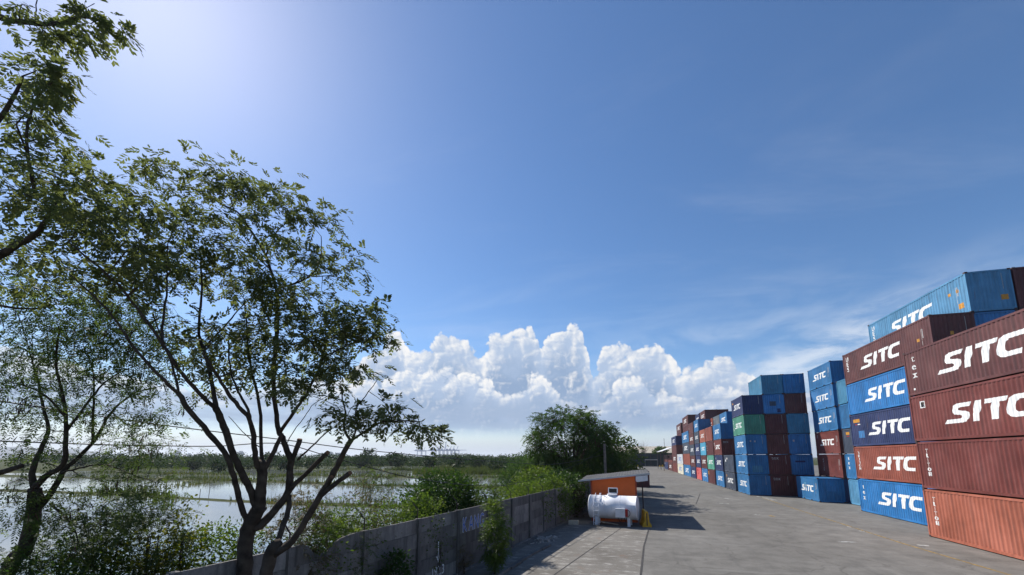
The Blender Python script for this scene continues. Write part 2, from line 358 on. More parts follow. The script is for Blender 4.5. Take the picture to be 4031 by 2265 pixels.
M['cutwood'] = plain('cut_wood', (0.20, 0.11, 0.065), 0.9, var=0.3, scale=12, spec=0.1)
M['leaf_tree'] = leaf_mat('tree_leaves', (0.082, 0.100, 0.050), (0.125, 0.145, 0.066), (0.185, 0.185, 0.080), 0.58)
M['leaf_fine'] = leaf_mat('fine_leaves', (0.055, 0.086, 0.034), (0.085, 0.125, 0.044), (0.130, 0.165, 0.055), 0.55)
M['leaf_bush'] = leaf_mat('bush_leaves', (0.055, 0.095, 0.020), (0.095, 0.150, 0.027), (0.165, 0.200, 0.038), 0.52, 0.8)
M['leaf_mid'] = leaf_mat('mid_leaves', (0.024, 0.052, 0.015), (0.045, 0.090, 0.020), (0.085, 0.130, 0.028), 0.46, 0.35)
M['leaf_broad'] = leaf_mat('broad_leaves', (0.030, 0.052, 0.016), (0.052, 0.085, 0.022), (0.085, 0.115, 0.035), 0.4, 0.6)
M['leaf_yellow'] = leaf_mat('yellowing_leaves', (0.10, 0.13, 0.018), (0.20, 0.20, 0.022), (0.33, 0.28, 0.035), 0.5, 2.0)
M['leaf_far'] = leaf_mat('mangrove_leaves', (0.018, 0.038, 0.012), (0.030, 0.056, 0.015), (0.050, 0.080, 0.020), 0.3, 0.06)
M['reed'] = leaf_mat('reed_blades', (0.050, 0.070, 0.018), (0.085, 0.110, 0.026), (0.135, 0.135, 0.045), 0.35, 0.10)
M['dry'] = leaf_mat('dry_stalks', (0.10, 0.085, 0.045), (0.145, 0.115, 0.062), (0.19, 0.155, 0.09), 0.3, 1.0)
M['pod'] = plain('seed_pods', (0.060, 0.026, 0.018), 0.7, var=0.4, scale=4)
M['cable'] = plain('cable_rubber', (0.010, 0.010, 0.011), 0.6)
M['white'] = plain('white_paint', (0.74, 0.75, 0.78), 0.42, var=0.07, scale=1.5)
M['white_dull'] = plain('dull_white_paint', (0.62, 0.63, 0.64), 0.6, var=0.12, scale=3)
M['orange'] = plain('orange_paint', (0.70, 0.135, 0.022), 0.6, var=0.10, scale=1.2)
M['orange_dark'] = plain('orange_trim', (0.33, 0.055, 0.02), 0.6, var=0.2)
M['yellow'] = plain('yellow_paint', (0.56, 0.33, 0.02), 0.6, var=0.25, scale=5)
M['roof'] = plain('roof_sheet', (0.075, 0.075, 0.076), 0.85, 0.0, var=0.35, scale=0.9)
M['tank'] = None
M['roof_edge'] = plain('roof_edge_metal', (0.42, 0.43, 0.44), 0.5, 0.1, var=0.1)
M['redbox'] = plain('red_plastic', (0.30, 0.02, 0.02), 0.5)
M['rubber'] = plain('black_rubber', (0.015, 0.015, 0.015), 0.6)
M['pole'] = plain('weathered_pole', (0.22, 0.185, 0.155), 0.9, var=0.3, scale=4)
M['dark_sheet'] = plain('dark_sheet_metal', (0.020, 0.030, 0.032), 0.8, var=0.5, scale=0.4)
M['beige_roof'] = plain('beige_roof', (0.42, 0.37, 0.29), 0.8, var=0.12, scale=0.15)
M['timber'] = plain('pale_timber', (0.42, 0.38, 0.30), 0.8, var=0.2, scale=6)
M['stone'] = plain('rubble_stone', (0.34, 0.32, 0.30), 0.9, var=0.4, scale=6, rand=9)
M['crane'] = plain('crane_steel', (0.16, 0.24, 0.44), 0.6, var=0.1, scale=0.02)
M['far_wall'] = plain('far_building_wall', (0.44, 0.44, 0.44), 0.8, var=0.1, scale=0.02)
M['bluepaint'] = plain('blue_spray_paint', (0.06, 0.14, 0.50), 0.7, var=0.35, scale=7)
M['whitechalk'] = plain('white_spray_paint', (0.72, 0.74, 0.74), 0.8, var=0.3, scale=14)
M['joint'] = plain('tar_joint', (0.045, 0.042, 0.040), 0.9, var=0.4, scale=3)
def mat_tank():
    m, nt, b, l = nodes('tank_paint'); v = coords(nt)
    st = noise(nt, coords(nt, (5, 5, 0.6)), 1.0, 6, .7); gr = noise(nt, v, 2.2, 6, .7)
    c = mix(nt, ramp(nt, st, [(0.50, 0.0), (0.75, 0.45)]), (0.74, 0.75, 0.78), (0.42, 0.40, 0.37))
    c = mix(nt, ramp(nt, gr, [(0.64, 0.0), (0.74, 0.5)]), c, (0.30, 0.20, 0.13))
    l.new(c, b.inputs['Base Color']); b.inputs['Roughness'].default_value = 0.5; bump(nt, b, noise(nt, v, 3, 2), .15, .03); return m
M['tank'] = mat_tank()
def mat_worn(name, col):
    m, nt, b, l = nodes(name); v = coords(nt); out = nt.nodes['Material Output']
    l.new(ramp(nt, noise(nt, v, 3, 5), [(0.3, tuple(c*0.6 for c in col)), (0.7, col)]), b.inputs['Base Color']); b.inputs['Roughness'].default_value = 0.85
    tr = n_(nt, 'ShaderNodeBsdfTransparent'); mx = n_(nt, 'ShaderNodeMixShader')
    l.new(ramp(nt, noise(nt, v, 2.2, 7, 0.75), [(0.36, 0.0), (0.55, 0.9)]), mx.inputs[0])
    l.new(tr.outputs[0], mx.inputs[1]); l.new(b.outputs[0], mx.inputs[2]); l.new(mx.outputs[0], out.inputs['Surface']); return m
M['yellow_line'] = mat_worn('worn_yellow_line', (0.42, 0.27, 0.06)); M['white_line'] = mat_worn('worn_white_line', (0.60, 0.60, 0.57))

# ================================================================== SETTING
WL_Y, WL_X, WL_S = 6.44, -8.72, 0.145                           # line of the boundary wall
def wall_x(y): return np.where(y < 60, WL_X + WL_S*(y-WL_Y), -0.95 - 0.006*(y-60))
rng = np.random.default_rng(7)
def vnoise(x, y, s, seed=0):                                   # cheap smooth value noise
    x = np.asarray(x, float)/s + seed*17.3; y = np.asarray(y, float)/s + seed*9.1
    xi, yi = np.floor(x), np.floor(y); xf, yf = x-xi, y-yi
    h = lambda a, b: np.modf(np.abs(np.sin(a*127.1 + b*311.7 + seed*7.7)*43758.5453))[0]
    u, v = xf*xf*(3-2*xf), yf*yf*(3-2*yf)
    return (h(xi, yi)*(1-u) + h(xi+1, yi)*u)*(1-v) + (h(xi, yi+1)*(1-u) + h(xi+1, yi+1)*u)*v
WATER_Z = -0.75
def terrain(x, y):
    x = np.asarray(x, float); y = np.asarray(y, float)
    d = (wall_x(y) - x)                                         # metres beyond the wall
    n = vnoise(x, y, 9, 1)*0.6 + vnoise(x, y, 3.2, 2)*0.4
    edge = 5.5 + 5*vnoise(x, y, 14, 3) + np.clip((y-30)/5.0, 0, 10) + np.clip((y-70)/4, 0, 40)
    s = np.clip((d-2.0)/edge, 0, 1); s = s*s*(3-2*s)
    z = -0.12 + 0.25*(n-0.5) - s*(1.25 - 0.25*n)
    far = np.hypot(x, y)
    # dikes between the flooded ponds
    for k, (a, b, c, w, hgt) in enumerate([(0.00, 1.0, 46, 1.6, .88), (0.05, 1.0, 76, 2.2, .90), (-0.03, 1.0, 112, 2.5, .92), (0.06, 1.0, 158, 3.0, .95), (1, .35, -62, 2.0, .70), (0.10, 1.0, 22, 1.3, .55)]):
        q = (a*x + b*y - c) + 6*(vnoise(x, y, 40, 10+k)-.5)
        z = np.where(d > 8, np.maximum(z, -1.35 + hgt*np.exp(-(q/w)**2)*(0.75+0.5*vnoise(x, y, 12, 20+k))), z)
    az_ = np.degrees(np.arctan2(x, y)); mead = np.clip((far-128-26*vnoise(x, y, 30, 7))/10, 0, 1)*np.clip((az_+27+5*vnoise(x, y, 40, 4))/3, 0, 1)*np.clip((215-far)/12, 0, 1)
    z = np.where(d > 8, np.maximum(z, -1.35 + mead*(0.62 + .25*vnoise(x, y, 11, 12))), z)
    land = np.clip((far-235-70*vnoise(x, y, 60, 5) + 0.25*np.clip(-x-60, 0, 400))/25, 0, 1)
    z = z*(1-land) + land*(-0.35 + 0.5*vnoise(x, y, 25, 6))
    return np.where(d > 0.0, z, -0.10)
def axis(segs):
    out = []
    for a, b, s in segs: out += list(np.arange(a, b, s))
    return np.array(out + [segs[-1][1]])
gx = axis([(-9000, -600, 600), (-600, -200, 20), (-200, -60, 3.5), (-60, 4, 0.8), (4, 60, 8), (60, 600, 60), (600, 9000, 700)])
gy = axis([(-600, -20, 60), (-20, 90, 0.9), (90, 220, 2.5), (220, 600, 14), (600, 12000, 600)])
GX, GY = np.meshgrid(gx, gy); GZ = terrain(GX, GY)
nx, ny = len(gx), len(gy); idx = np.arange(nx*ny).reshape(ny, nx)
quads = np.stack([idx[:-1, :-1], idx[:-1, 1:], idx[1:, 1:], idx[1:, :-1]], -1).reshape(-1, 4)
ground = link('ground', mesh_np('ground', np.stack([GX, GY, GZ], -1).reshape(-1, 3), quads, True), None, M['earth']); tag(ground, kind='structure')
wmb = MB(); wmb.poly([(-900, -200, WATER_Z), (-3.0, -200, WATER_Z), (-3.0, 60, WATER_Z), (-3.0, 900, WATER_Z), (-900, 900, WATER_Z)])
water = wmb.build('water', M['water']); tag(water, 'flooded ponds and marsh reflecting the bright sky', 'water', kind='structure')
# yard pavement: one sheet, right of the wall
yl = [(-30, None), (WL_Y, None), (60, None), (300, None)]
ymb = MB(); left = [(float(wall_x(np.array(y)))+0.0, y) for y in (-30, 0, 20, 40, 59.9, 60.1, 120, 300)]
for (xa, ya), (xb, yb) in zip(left[:-1], left[1:]): ymb.poly([(xa, ya, 0), (140, ya, 0), (140, yb, 0), (xb, yb, 0)])
yard = ymb.build('yard_pavement', M['asphalt']); tag(yard, kind='structure')
amb = MB(); pts = [(float(wall_x(np.array(y)))+0.6, y) for y in (8, 14, 20, 26, 31.5)]
amb.poly([(p[0], p[1], .004) for p in pts] + [(1.10, 31.2, .004), (0.28, 19.07, .004), (-0.2, 8, .004)])
apron = amb.build('concrete_apron', M['slab']); tag(apron, kind='structure')
def strip(name, pts, w, m, z=0.008, parent=yard):
    mb = MB()
    for a, b in zip(pts[:-1], pts[1:]):
        a, b = Vector((*a, z)), Vector((*b, z)); t = (b-a).normalized(); nn = Vector((-t.y, t.x, 0))*w/2
        mb.poly([a+nn, a-nn, b-nn, b+nn])
    return mb.build(name, m, parent)
strip('joint', [(-0.1, 8), (0.28, 19.07), (0.60, 25), (1.07, 30.49)], 0.09, M['joint'], .010)
strip('joint', [tuple(gnd(2180, 2265).xy), tuple(gnd(2330, 2160).xy), tuple(gnd(2445, 2080).xy)], 0.06, M['joint'], .010)
strip('joint', [tuple(gnd(2452, 1987).xy), tuple(gnd(2590, 2000).xy), tuple(gnd(2700, 2004).xy)], 0.10, M['joint'], .006)
strip('joint', [tuple(gnd(2740, 1985).xy), tuple(gnd(2756, 1944).xy)], 0.10, M['joint'], .006)
strip('yellow_line', [(15.35, 59.0), (14.95, 46), (14.9, 39), (14.75, 30), (14.9, 26), (15.1, 22), (15.2, 16)], 0.13, M['yellow_line'], .006)
strip('white_line', [tuple(gnd(2998, 1956).xy), tuple(gnd(3056, 1970).xy)], 0.20, M['white_line'], .006)
strip('white_line', [tuple(gnd(2978, 1954).xy), tuple(gnd(3044, 1971).xy)], 0.16, M['white_line'], .006)
for x, y, l in [(2845, 1982, 26), (3345, 2075, 12), (3335, 2134, 34), (3635, 2148, 22), (3395, 2092, 14), (2980, 2026, 10), (2860, 1963, 9)]:
    a, b = gnd(x-l, y-1), gnd(x+l, y+2)
    strip('paint_patch', [tuple(a.xy), tuple(((a+b)/2 + Vector((0, .05, 0))).xy), tuple(b.xy)], 0.30, M['white_line'], .006)
strip('paint_patch', [tuple(gnd(3030, 2030).xy), tuple(gnd(3046, 2035).xy)], 0.28, M['yellow_line'], .006)

# ================================================================== SHIPPING CONTAINERS
CW = 2.438
def corr(a, b, pitch, deep, flat=0.25):                        # corrugation breakpoints (u, depth) between a and b
    n = max(3, round((b-a)/pitch)); p = (b-a)/n; out = [(a, 0.0)]
    for i in range(n):
        u = a + i*p
        out += [(u + p*flat, 0.0), (u + p*0.5, deep), (u + p*(0.5+flat), deep), (u + p, 0.0)]
    return out
def prof_depth(pr, u):
    us = [q[0] for q in pr]; return float(np.interp(u, us, [q[1] for q in pr]))
_cache = {}
def c_meshes(L, H, near):
    key = (round(L, 2), round(H, 3), near)
    if key in _cache: return _cache[key]
    d = {}
    pitch = 0.278 if near else 0.36
    side = corr(0.10, L-0.10, pitch, 0.036); end = corr(0.10, CW-0.10, 0.25, 0.045)
    v, f = [], []
    for u, dp in side: v += [(0.014+dp, u, 0.19), (0.014+dp, u, H-0.14)]
    for i in range(len(side)-1): f.append((2*i, 2*i+1, 2*i+3, 2*i+2))
    d['side'] = mesh_pd('side_wall', v, f)
    v, f = [], []
    for u, dp in end: v += [(u, 0.018+dp, 0.17), (u, 0.018+dp, H-0.13)]
    for i in range(len(end)-1): f.append((2*i, 2*i+2, 2*i+3, 2*i+1))
    d['end'] = mesh_pd('end_wall', v, f)
    d['post'] = mesh_pd('corner_post', *(lambda m: (m.v, m.f))(MB().box((0, 0, 0.12), (0.10, 0.11, H-0.12))))
    d['trail'] = mesh_pd('top_rail', *(lambda m: (m.v, m.f))(MB().box((0.006, 0.10, H-0.145), (0.075, L-0.10, H-0.030))))
    d['brail'] = mesh_pd('bottom_rail', *(lambda m: (m.v, m.f))(MB().box((0.006, 0.10, 0.055), (0.065, L-0.10, 0.195))))
    d['header'] = mesh_pd('end_header', *(lambda m: (m.v, m.f))(MB().box((0.10, 0.006, H-0.135), (CW-0.10, 0.08, H-0.025))))
    d['sill'] = mesh_pd('end_sill', *(lambda m: (m.v, m.f))(MB().box((0.10, 0.006, 0.045), (CW-0.10, 0.08, 0.18))))
    v, f = [], []
    rp = corr(0.10, L-0.10, 0.42, 0.02)
    for u, dp in rp: v += [(0.07, u, H-0.035-dp), (CW-0.07, u, H-0.035-dp)]
    for i in range(len(rp)-1): f.append((2*i, 2*i+1, 2*i+3, 2*i+2))
    d['roof'] = mesh_pd('roof', v, f)
    d['floor'] = mesh_pd('floor', *(lambda m: (m.v, m.f))(MB().box((0.07, 0.08, 0.10), (CW-0.07, L-0.08, 0.165))))
    d['casting'] = mesh_pd('corner_casting', *(lambda m: (m.v, m.f))(MB().box((-0.005, -0.005, 0), (0.155, 0.17, 0.118))))
    d['pocket'] = mesh_pd('fork_pocket_shade', *(lambda m: (m.v, m.f))(MB().box((0.002, -0.18, 0.062), (0.02, 0.18, 0.175))))  # flat dark plate on the rail, painted for the shade inside the pocket
    d['pside'] = side; d['pend'] = end
    _cache[key] = d; return d
_painted = {}
def painted(me, colour):                                       # a mesh sharing geometry per colour
    k = (me.name, colour)
    if k not in _painted:
        c = me.copy(); c.materials.clear(); c.materials.append(M[colour]); _painted[k] = c
    return _painted[k]
# ---- lettering laid onto the corrugations
def clip(poly, a, b):
    for lim, sgn in ((a, 1), (b, -1)):
        out = []
        for i in range(len(poly)):
            p, q = poly[i], poly[(i+1) % len(poly)]
            dp, dq = sgn*(p[0]-lim), sgn*(q[0]-lim)
            if dp >= 0: out.append(p)
            if dp*dq < 0:
                t = dp/(dp-dq); out.append((lim, p[1]+(q[1]-p[1])*t))
        poly = out
        if len(poly) < 3: return []
    return poly
def tri2d(outline):
    t = tessellate_polygon([[Vector((x, y, 0)) for x, y in outline]])
    return [[outline[i] for i in q] for q in t]
LOGO = [[(0.32,1.0),(1.04,1.0),(1.00,.79),(.48,.79),(.41,.74),(.42,.66),(.52,.61),(.82,.56),(.95,.48),(.99,.36),(.95,.16),(.84,.04),(.70,0),(-.28,0),(-.22,.21),(.52,.21),(.60,.27),(.58,.36),(.48,.41),(.22,.45),(.10,.54),(.07,.68),(.11,.86),(.20,.96)],
        [(1.17,0),(1.49,0),(1.47,.35),(1.55,.7),(1.55,1),(1.22,1),(1.20,.7),(1.14,.35)],
        [(1.70,1),(2.66,1),(2.62,.79),(2.36,.79),(2.30,.5),(2.34,0),(2.01,0),(1.97,.5),(2.02,.79),(1.66,.79)],
        [(3.0,1),(3.74,1),(3.70,.78),(3.14,.78),(3.03,.69),(3.00,.5),(3.02,.31),(3.12,.22),(3.68,.22),(3.66,0),(2.98,0),(2.78,.06),(2.68,.2),(2.65,.38),(2.66,.65),(2.70,.82),(2.82,.95)]]
LOGO_TRI = [[(x*1.0 + 0.17*y, y) for x, y in t] for g_ in LOGO for t in tri2d(g_)]
_fonts = {}
def text_tri(s):                                               # built-in font outlines as triangles, height about 1
    if s in _fonts: return _fonts[s]
    cu = bpy.data.curves.new('t', 'FONT'); cu.body = s; cu.size = 1.0; cu.resolution_u = 3
    ob = bpy.data.objects.new('t', cu); COL.objects.link(ob)
    dg = bpy.context.evaluated_depsgraph_get(); me = ob.evaluated_get(dg).to_mesh(); me.calc_loop_triangles()
    vv = [(v.co.x, v.co.y) for v in me.vertices]; tr = [[vv[i] for i in t.vertices] for t in me.loop_triangles]
    ob.evaluated_get(dg).to_mesh_clear(); bpy.data.objects.remove(ob); bpy.data.curves.remove(cu)
    xs = [p[0] for t in tr for p in t] or [0]; x0 = min(xs); tr = [[(p[0]-x0, p[1]/0.72) for p in t] for t in tr]
    _fonts[s] = (tr, (max(xs)-x0)); return _fonts[s]
_let = {}
def lay(tris, pr, fn, key):                                    # tris in (u, z); fn maps (u, z, depth) to a point
    if key in _let: return _let[key]
    mb = MB(); us = [q[0] for q in pr]; dep = [q[1] for q in pr]
    for t in tris:
        lo, hi = min(p[0] for p in t), max(p[0] for p in t)
        for i in range(len(us)-1):
            if us[i+1] <= lo or us[i] >= hi: continue
            c = clip(t, us[i], us[i+1])
            if len(c) >= 3: mb.poly([fn(u, z, float(np.interp(u, us, dep))) for u, z in c])
    _let[key] = mesh_pd('lettering', mb.v, mb.f); return _let[key]
def side_tris(tris, L, start, z0, w, hgt):                     # start = metres from the far (left hand) end
    return [[(L - (start + x*w), z0 + y*hgt) for x, y in t] for t in tris]
def vertical(word, size, gap=1.12):                            # letters stacked downwards
    out = []
    for i, ch in enumerate(word):
        t, wd = text_tri(ch); s = 1.0/max(wd, .3) if wd > .75 else 1.35
        out += [[((x-wd/2)*s*1.15+dx, y - i*gap) for x, y in q] for q in t for dx in (-.07, .07)]
    return [[(x*size, y*size) for x, y in q] for q in out]
def rects(items): return [t for (x0, y0, x1, y1) in items for t in ([(x0,y0),(x1,y0),(x1,y1)], [(x0,y0),(x1,y1),(x0,y1)])]
STRIP20 = rects([(0, 0, .06, .75), (0, -.35, .05, -.05), (.14, .1, .19, .72)])   # registration marks down the panel
def container(x, y, z, L, H, colour, deco, label, group, near, cat='shipping container'):
    if len(label.split()) > 16: print('LONG', label)
    d = c_meshes(L, H, near)
    c = empty('shipping_container', (x, y, z)); tag(c, label, cat, group)
    P = lambda me: painted(me, colour)
    def add(nm, me, loc=(0, 0, 0), rz=0.0, rx=0.0):
        o = link(nm, me, c); o.location = loc; o.rotation_euler = (rx, 0, rz); return o
    add('side_wall', P(d['side'])); add('side_wall', P(d['side']), (CW, L, 0), math.pi)
    add('end_wall', P(d['end'])); add('end_wall', P(d['end']), (CW, L, 0), math.pi)
    add('roof', P(d['roof'])); add('floor', P(d['floor']))
    for i, (px, py, rz) in enumerate(((0, 0, 0), (CW, L, math.pi))):
        add('top_rail', P(d['trail']), (px, py, 0), rz); add('bottom_rail', P(d['brail']), (px, py, 0), rz)
        add('end_header', P(d['header']), (px, py, 0), rz); add('end_sill', P(d['sill']), (px, py, 0), rz)
        add('corner_post', P(d['post']), (px, py, 0), rz)
    for px, py in ((CW-0.10, 0), (0, L-0.11)): add('corner_post', P(d['post']), (px, py, 0))
    castm = painted(d['casting'], 'casting')
    for zc in (0.0, H-0.118):
        for px, py, rz in ((0, 0, 0), (CW, L, math.pi)): add('corner_casting', castm, (px, py, zc), rz)
        for px, py in ((CW-0.15, 0), (0, L-0.165)): add('corner_casting', castm, (px, py, zc))
    if L < 8:
        pk = painted(d['pocket'], 'dark')
        for yy in (L/2-1.02, L/2+1.02): add('fork_pocket_shade', pk, (0, yy, 0))
    sf = lambda u, zz, dp: (0.014+dp-0.004, u, zz); ef = lambda u, zz, dp: (u, 0.018+dp-0.004, zz)
    ck = (round(L, 2), round(H, 3), near)
    def put(me, m): add('lettering', painted(me, m))
    big = L > 8
    for it in deco:
        nm = it if isinstance(it, str) else it[0]
        if nm in ('logo', 'logo_blue'):
            w, hg, st, z0 = (1.40*L/12.19, 1.06, 3.25*L/12.19, 0.92) if big else (0.87*L/6.06, 0.70, 1.42*L/6.06, 1.0)
            put(lay(side_tris(LOGO_TRI, L, st, z0, w, hg), d['pside'], sf, ('logo', ck)), 'letter_blue' if nm == 'logo_blue' else 'letter')
        elif nm == 'vert':                                     # vertical word near the far end
            word, size, off, ztop, colr = it[1:]
            put(lay(side_tris(vertical(word, size), L, off, ztop, 1, 1), d['pside'], sf, ('v', word, size, off, ztop, ck)), colr)
        elif nm == 'patch':                                    # label plates: u from far end, z, w, h, colour
            _, u, z0, w, hg, colr = it
            put(lay(side_tris(rects([(0, 0, w, hg)]), L, u, z0, 1, 1), d['pside'], sf, ('p', u, z0, w, hg, ck)), colr)
        elif nm == 'text':
            _, word, u, z0, size, colr = it
            put(lay(side_tris(text_tri(word)[0], L, u, z0, size, size*.72), d['pside'], sf, ('t', word, u, z0, size, ck)), colr)
        elif nm == 'marks':                                    # registration marks at the near end of the side
            put(lay(side_tris(STRIP20, L, L-(0.75 if not big else 1.1), H*0.48, 1.1, 1.05), d['pside'], sf, ('m', ck)), 'letter_grey')
        elif nm == 'etext':
            word, u, z0, size = it[1:]
            put(lay([[(u+x*size, z0+y*size*.72) for x, y in t] for t in text_tri(word)[0]], d['pend'], ef, ('e', word, u, z0, size, ck)), 'letter_grey')
        elif nm == 'estrip':
            put(lay([[(1.93+x, H*.52+y*1.15) for x, y in t] for t in rects([(0, 0, .045, .95)])], d['pend'], ef, ('es', ck)), 'letter_grey')
        elif nm == 'epatch':
            _, u, z0, w, hg, colr = it
            put(lay(rects([(u, z0, u+w, z0+hg)]), d['pend'], ef, ('ep', u, z0, w, hg, ck)), colr)
    return c
H20, H40 = 2.591, 2.894
ORD = ['lowest', 'second', 'third', 'fourth', 'fifth', 'sixth', 'seventh']
NM = dict(blue='blue', brightblue='bright blue', paleblue='faded pale blue', tealblue='dull teal blue', steelblue='mid blue', navy='navy', slate='slate grey blue', maroon='dark maroon', brown='brown red',
          red='red brown', brick='brick red', rust='orange rust red', green='green', mint='mint green', cyan='light cyan', cream='cream', offwhite='off white', pink='pink', grey='dark grey', skyblue='sky blue')
def stack(x, y, L, H, items, where, group, near, z0=0.0, lev0=0):
    for i, it in enumerate(items):
        if it is None: continue
        colr, deco = it[0], it[1:]
        lt = ' with white letters' if 'logo' in deco else (' with blue letters' if 'logo_blue' in deco else '')
        jx = random.Random(x*13+i*7+y).uniform(-.035, .035)
        container(x+jx, y, z0+i*H, L, H, colr, deco, f'{NM[colr]} container{lt}, {ORD[i+lev0]} in the {where}', group, near)
# tall block beside the lane, its dark ends towards the camera
XA, YA = 14.743, 61.094
GA = 'containers of the tall six-high block'
stack(XA, YA, 6.058, H20, [('blue', 'logo', ('patch', 1.42, 1.5, .12, .55, 'paleblue'), 'marks', 'estrip'), ('blue', 'logo', 'marks', ('epatch', .55, .35, 1.2, .8, 'tealblue')),
      ('blue', 'logo', ('vert', 'x', .3, .55, 1.25, 'letter'), ('epatch', .5, 1.62, .16, .2, 'letter_grey'), ('epatch', 1.0, 1.58, .18, .2, 'letter_grey'), 'estrip'),
      ('green', 'logo', ('vert', 'TRITON', .22, .45, 1.95, 'letter'), 'estrip'), ('navy', 'logo', ('patch', .55, 1.9, .5, .22, 'orange_label'), 'estrip')], 'left column of the tall block', GA, True)
stack(XA+2.49, YA, 6.058, H20, [('maroon', ('etext', 'tex', .35, 1.95, .62), 'estrip'), ('maroon', ('etext', 'tex', .35, 1.95, .62), 'estrip'), ('brown', 'estrip'), ('maroon', 'estrip', ('epatch', 1.35, .12, .8, .42, 'brown')),
      ('steelblue', ('epatch', .75, 1.05, .75, .6, 'slate'), ('epatch', 1.55, .1, .4, .6, 'navy'), 'estrip'), ('tealblue', 'marks', 'estrip', ('epatch', .55, .7, 1.2, 1.2, 'tealblue'))], 'middle column of the tall block', GA, True)
stack(XA+4.98, YA, 6.058, H20, [('maroon',), ('steelblue', ('epatch', .5, 1.6, 1.1, .22, 'navy')), ('steelblue', ('epatch', .5, 1.6, .18, .25, 'letter_grey'), 'estrip'), ('tealblue', 'estrip'), ('brown', 'estrip'), ('blue', 'estrip')], 'right column of the tall block', GA, True)
stack(XA+7.5, 68.3, 6.058, H20, [('maroon',), ('navy',), ('steelblue',), ('maroon',)], 'stack in the gap behind the tall block', GA, True)
# single container on the ground and the stack behind it
XF, YF = 19.687, 53.70
container(XF, YF, 0, 6.058, H20, 'blue', ('logo', ('patch', 2.25, 1.35, .55, .62, 'paleblue'), 'marks', ('epatch', .85, 1.2, .8, .55, 'steelblue')), 'single blue container on the ground with a grey patch over its white lettering', GA, True)
XB, YB = 22.19, 53.77
stack(XB, YB, 6.058, H20, [('navy',), ('red', ('vert', 'CAISAC', .22, 1.6, 1.9, 'letter_grey'), 'marks'), ('red', 'logo', ('patch', .55, 1.9, .12, .4, 'letter_grey'), 'marks'), ('blue', 'logo', 'marks'), ('steelblue', 'logo', 'marks'), ('blue', 'logo', 'marks')],
      'stack behind the single one', 'containers of the stack behind the single one', True)
stack(22.08, 46.6, 6.058, H20, [('paleblue', ('patch', 5.2, .95, .18, .18, 'letter')), ('blue', ('vert', 'tex', .42, .75, 1.95, 'letter'), ('patch', 4.6, .95, .18, .18, 'letter')),
      ('slate', ('patch', .7, 1.95, .75, .28, 'orange_label'), ('patch', .8, 1.75, .5, .1, 'letter_red'), ('patch', 3.7, .95, .22, .2, 'letter')), ('blue', ('patch', 3.3, 1.0, .3, .12, 'letter')), ('tealblue', ('patch', 3.3, 1.1, .3, .12, 'letter'))],
      'narrow stack beside the long ones', 'containers of the narrow stack', True)
# long high-cube containers at the right
XC, YC = 20.16, 34.08
stack(XC, YC, 12.192, H40, [('brightblue', 'logo', ('vert', 'tex', .42, .80, 2.05, 'letter')), ('brick', 'logo', ('vert', 'TRITON', .25, .75, 2.2, 'letter')),
      ('navy', 'logo', ('patch', .55, 2.15, 1.05, .30, 'orange_label'), ('patch', .85, 1.92, .35, .09, 'letter_red'), ('patch', 1.25, 1.92, .4, .09, 'letter'), ('patch', 1.25, .75, 1.0, .62, 'steelblue')),
      ('brightblue', 'logo'), ('brown', 'logo', ('vert', 'UES', .42, .75, 2.1, 'letter'), 'marks', ('patch', 10.6, 1.35, .25, .22, 'orange_label'), ('epatch', 1.05, 1.4, .2, .25, 'orange_label'), 'estrip')],
      'second long stack from the right', 'long containers stacked at the right', True)
stack(22.65, 34.35, 12.192, H40, [None, None, None, None, ('steelblue',), ('skyblue', 'logo', ('vert', 'UES', .42, .75, 2.1, 'letter'), 'marks', ('patch', 11.2, .55, .42, .38, 'orange_label'), ('patch', 10.4, 1.75, .25, .22, 'orange_label'), ('patch', 11.1, 1.75, .25, .22, 'orange_label'), ('epatch', 1.75, .75, .36, .36, 'orange_label'), 'estrip')],
      'rear long stack at the top right', 'long containers stacked at the right', True)
stack(25.2, 34.3, 12.192, H40, [None, None, None, None, ('blue',), ('maroon',)], 'rearmost long stack at the top right', 'long containers stacked at the right', True)
XD, YD = 17.684, 20.575
stack(XD, YD, 12.192, H40, [('rust', ('vert', 'TRITON', .25, .85, 2.2, 'letter')), ('red', ('vert', 'TRITON', .25, .85, 2.2, 'letter')), ('red', 'logo', ('patch', .95, 2.05, .40, .42, 'letter'), ('patch', 1.0, 2.1, .3, .32, 'navy'), ('patch', 1.03, 2.26, .24, .12, 'yellow')),
      ('brown', 'logo', ('vert', 'tex', .46, .85, 2.15, 'letter'), ('patch', .55, .35, .16, .12, 'letter'))], 'nearest long stack at the right', 'long containers stacked at the right', True)
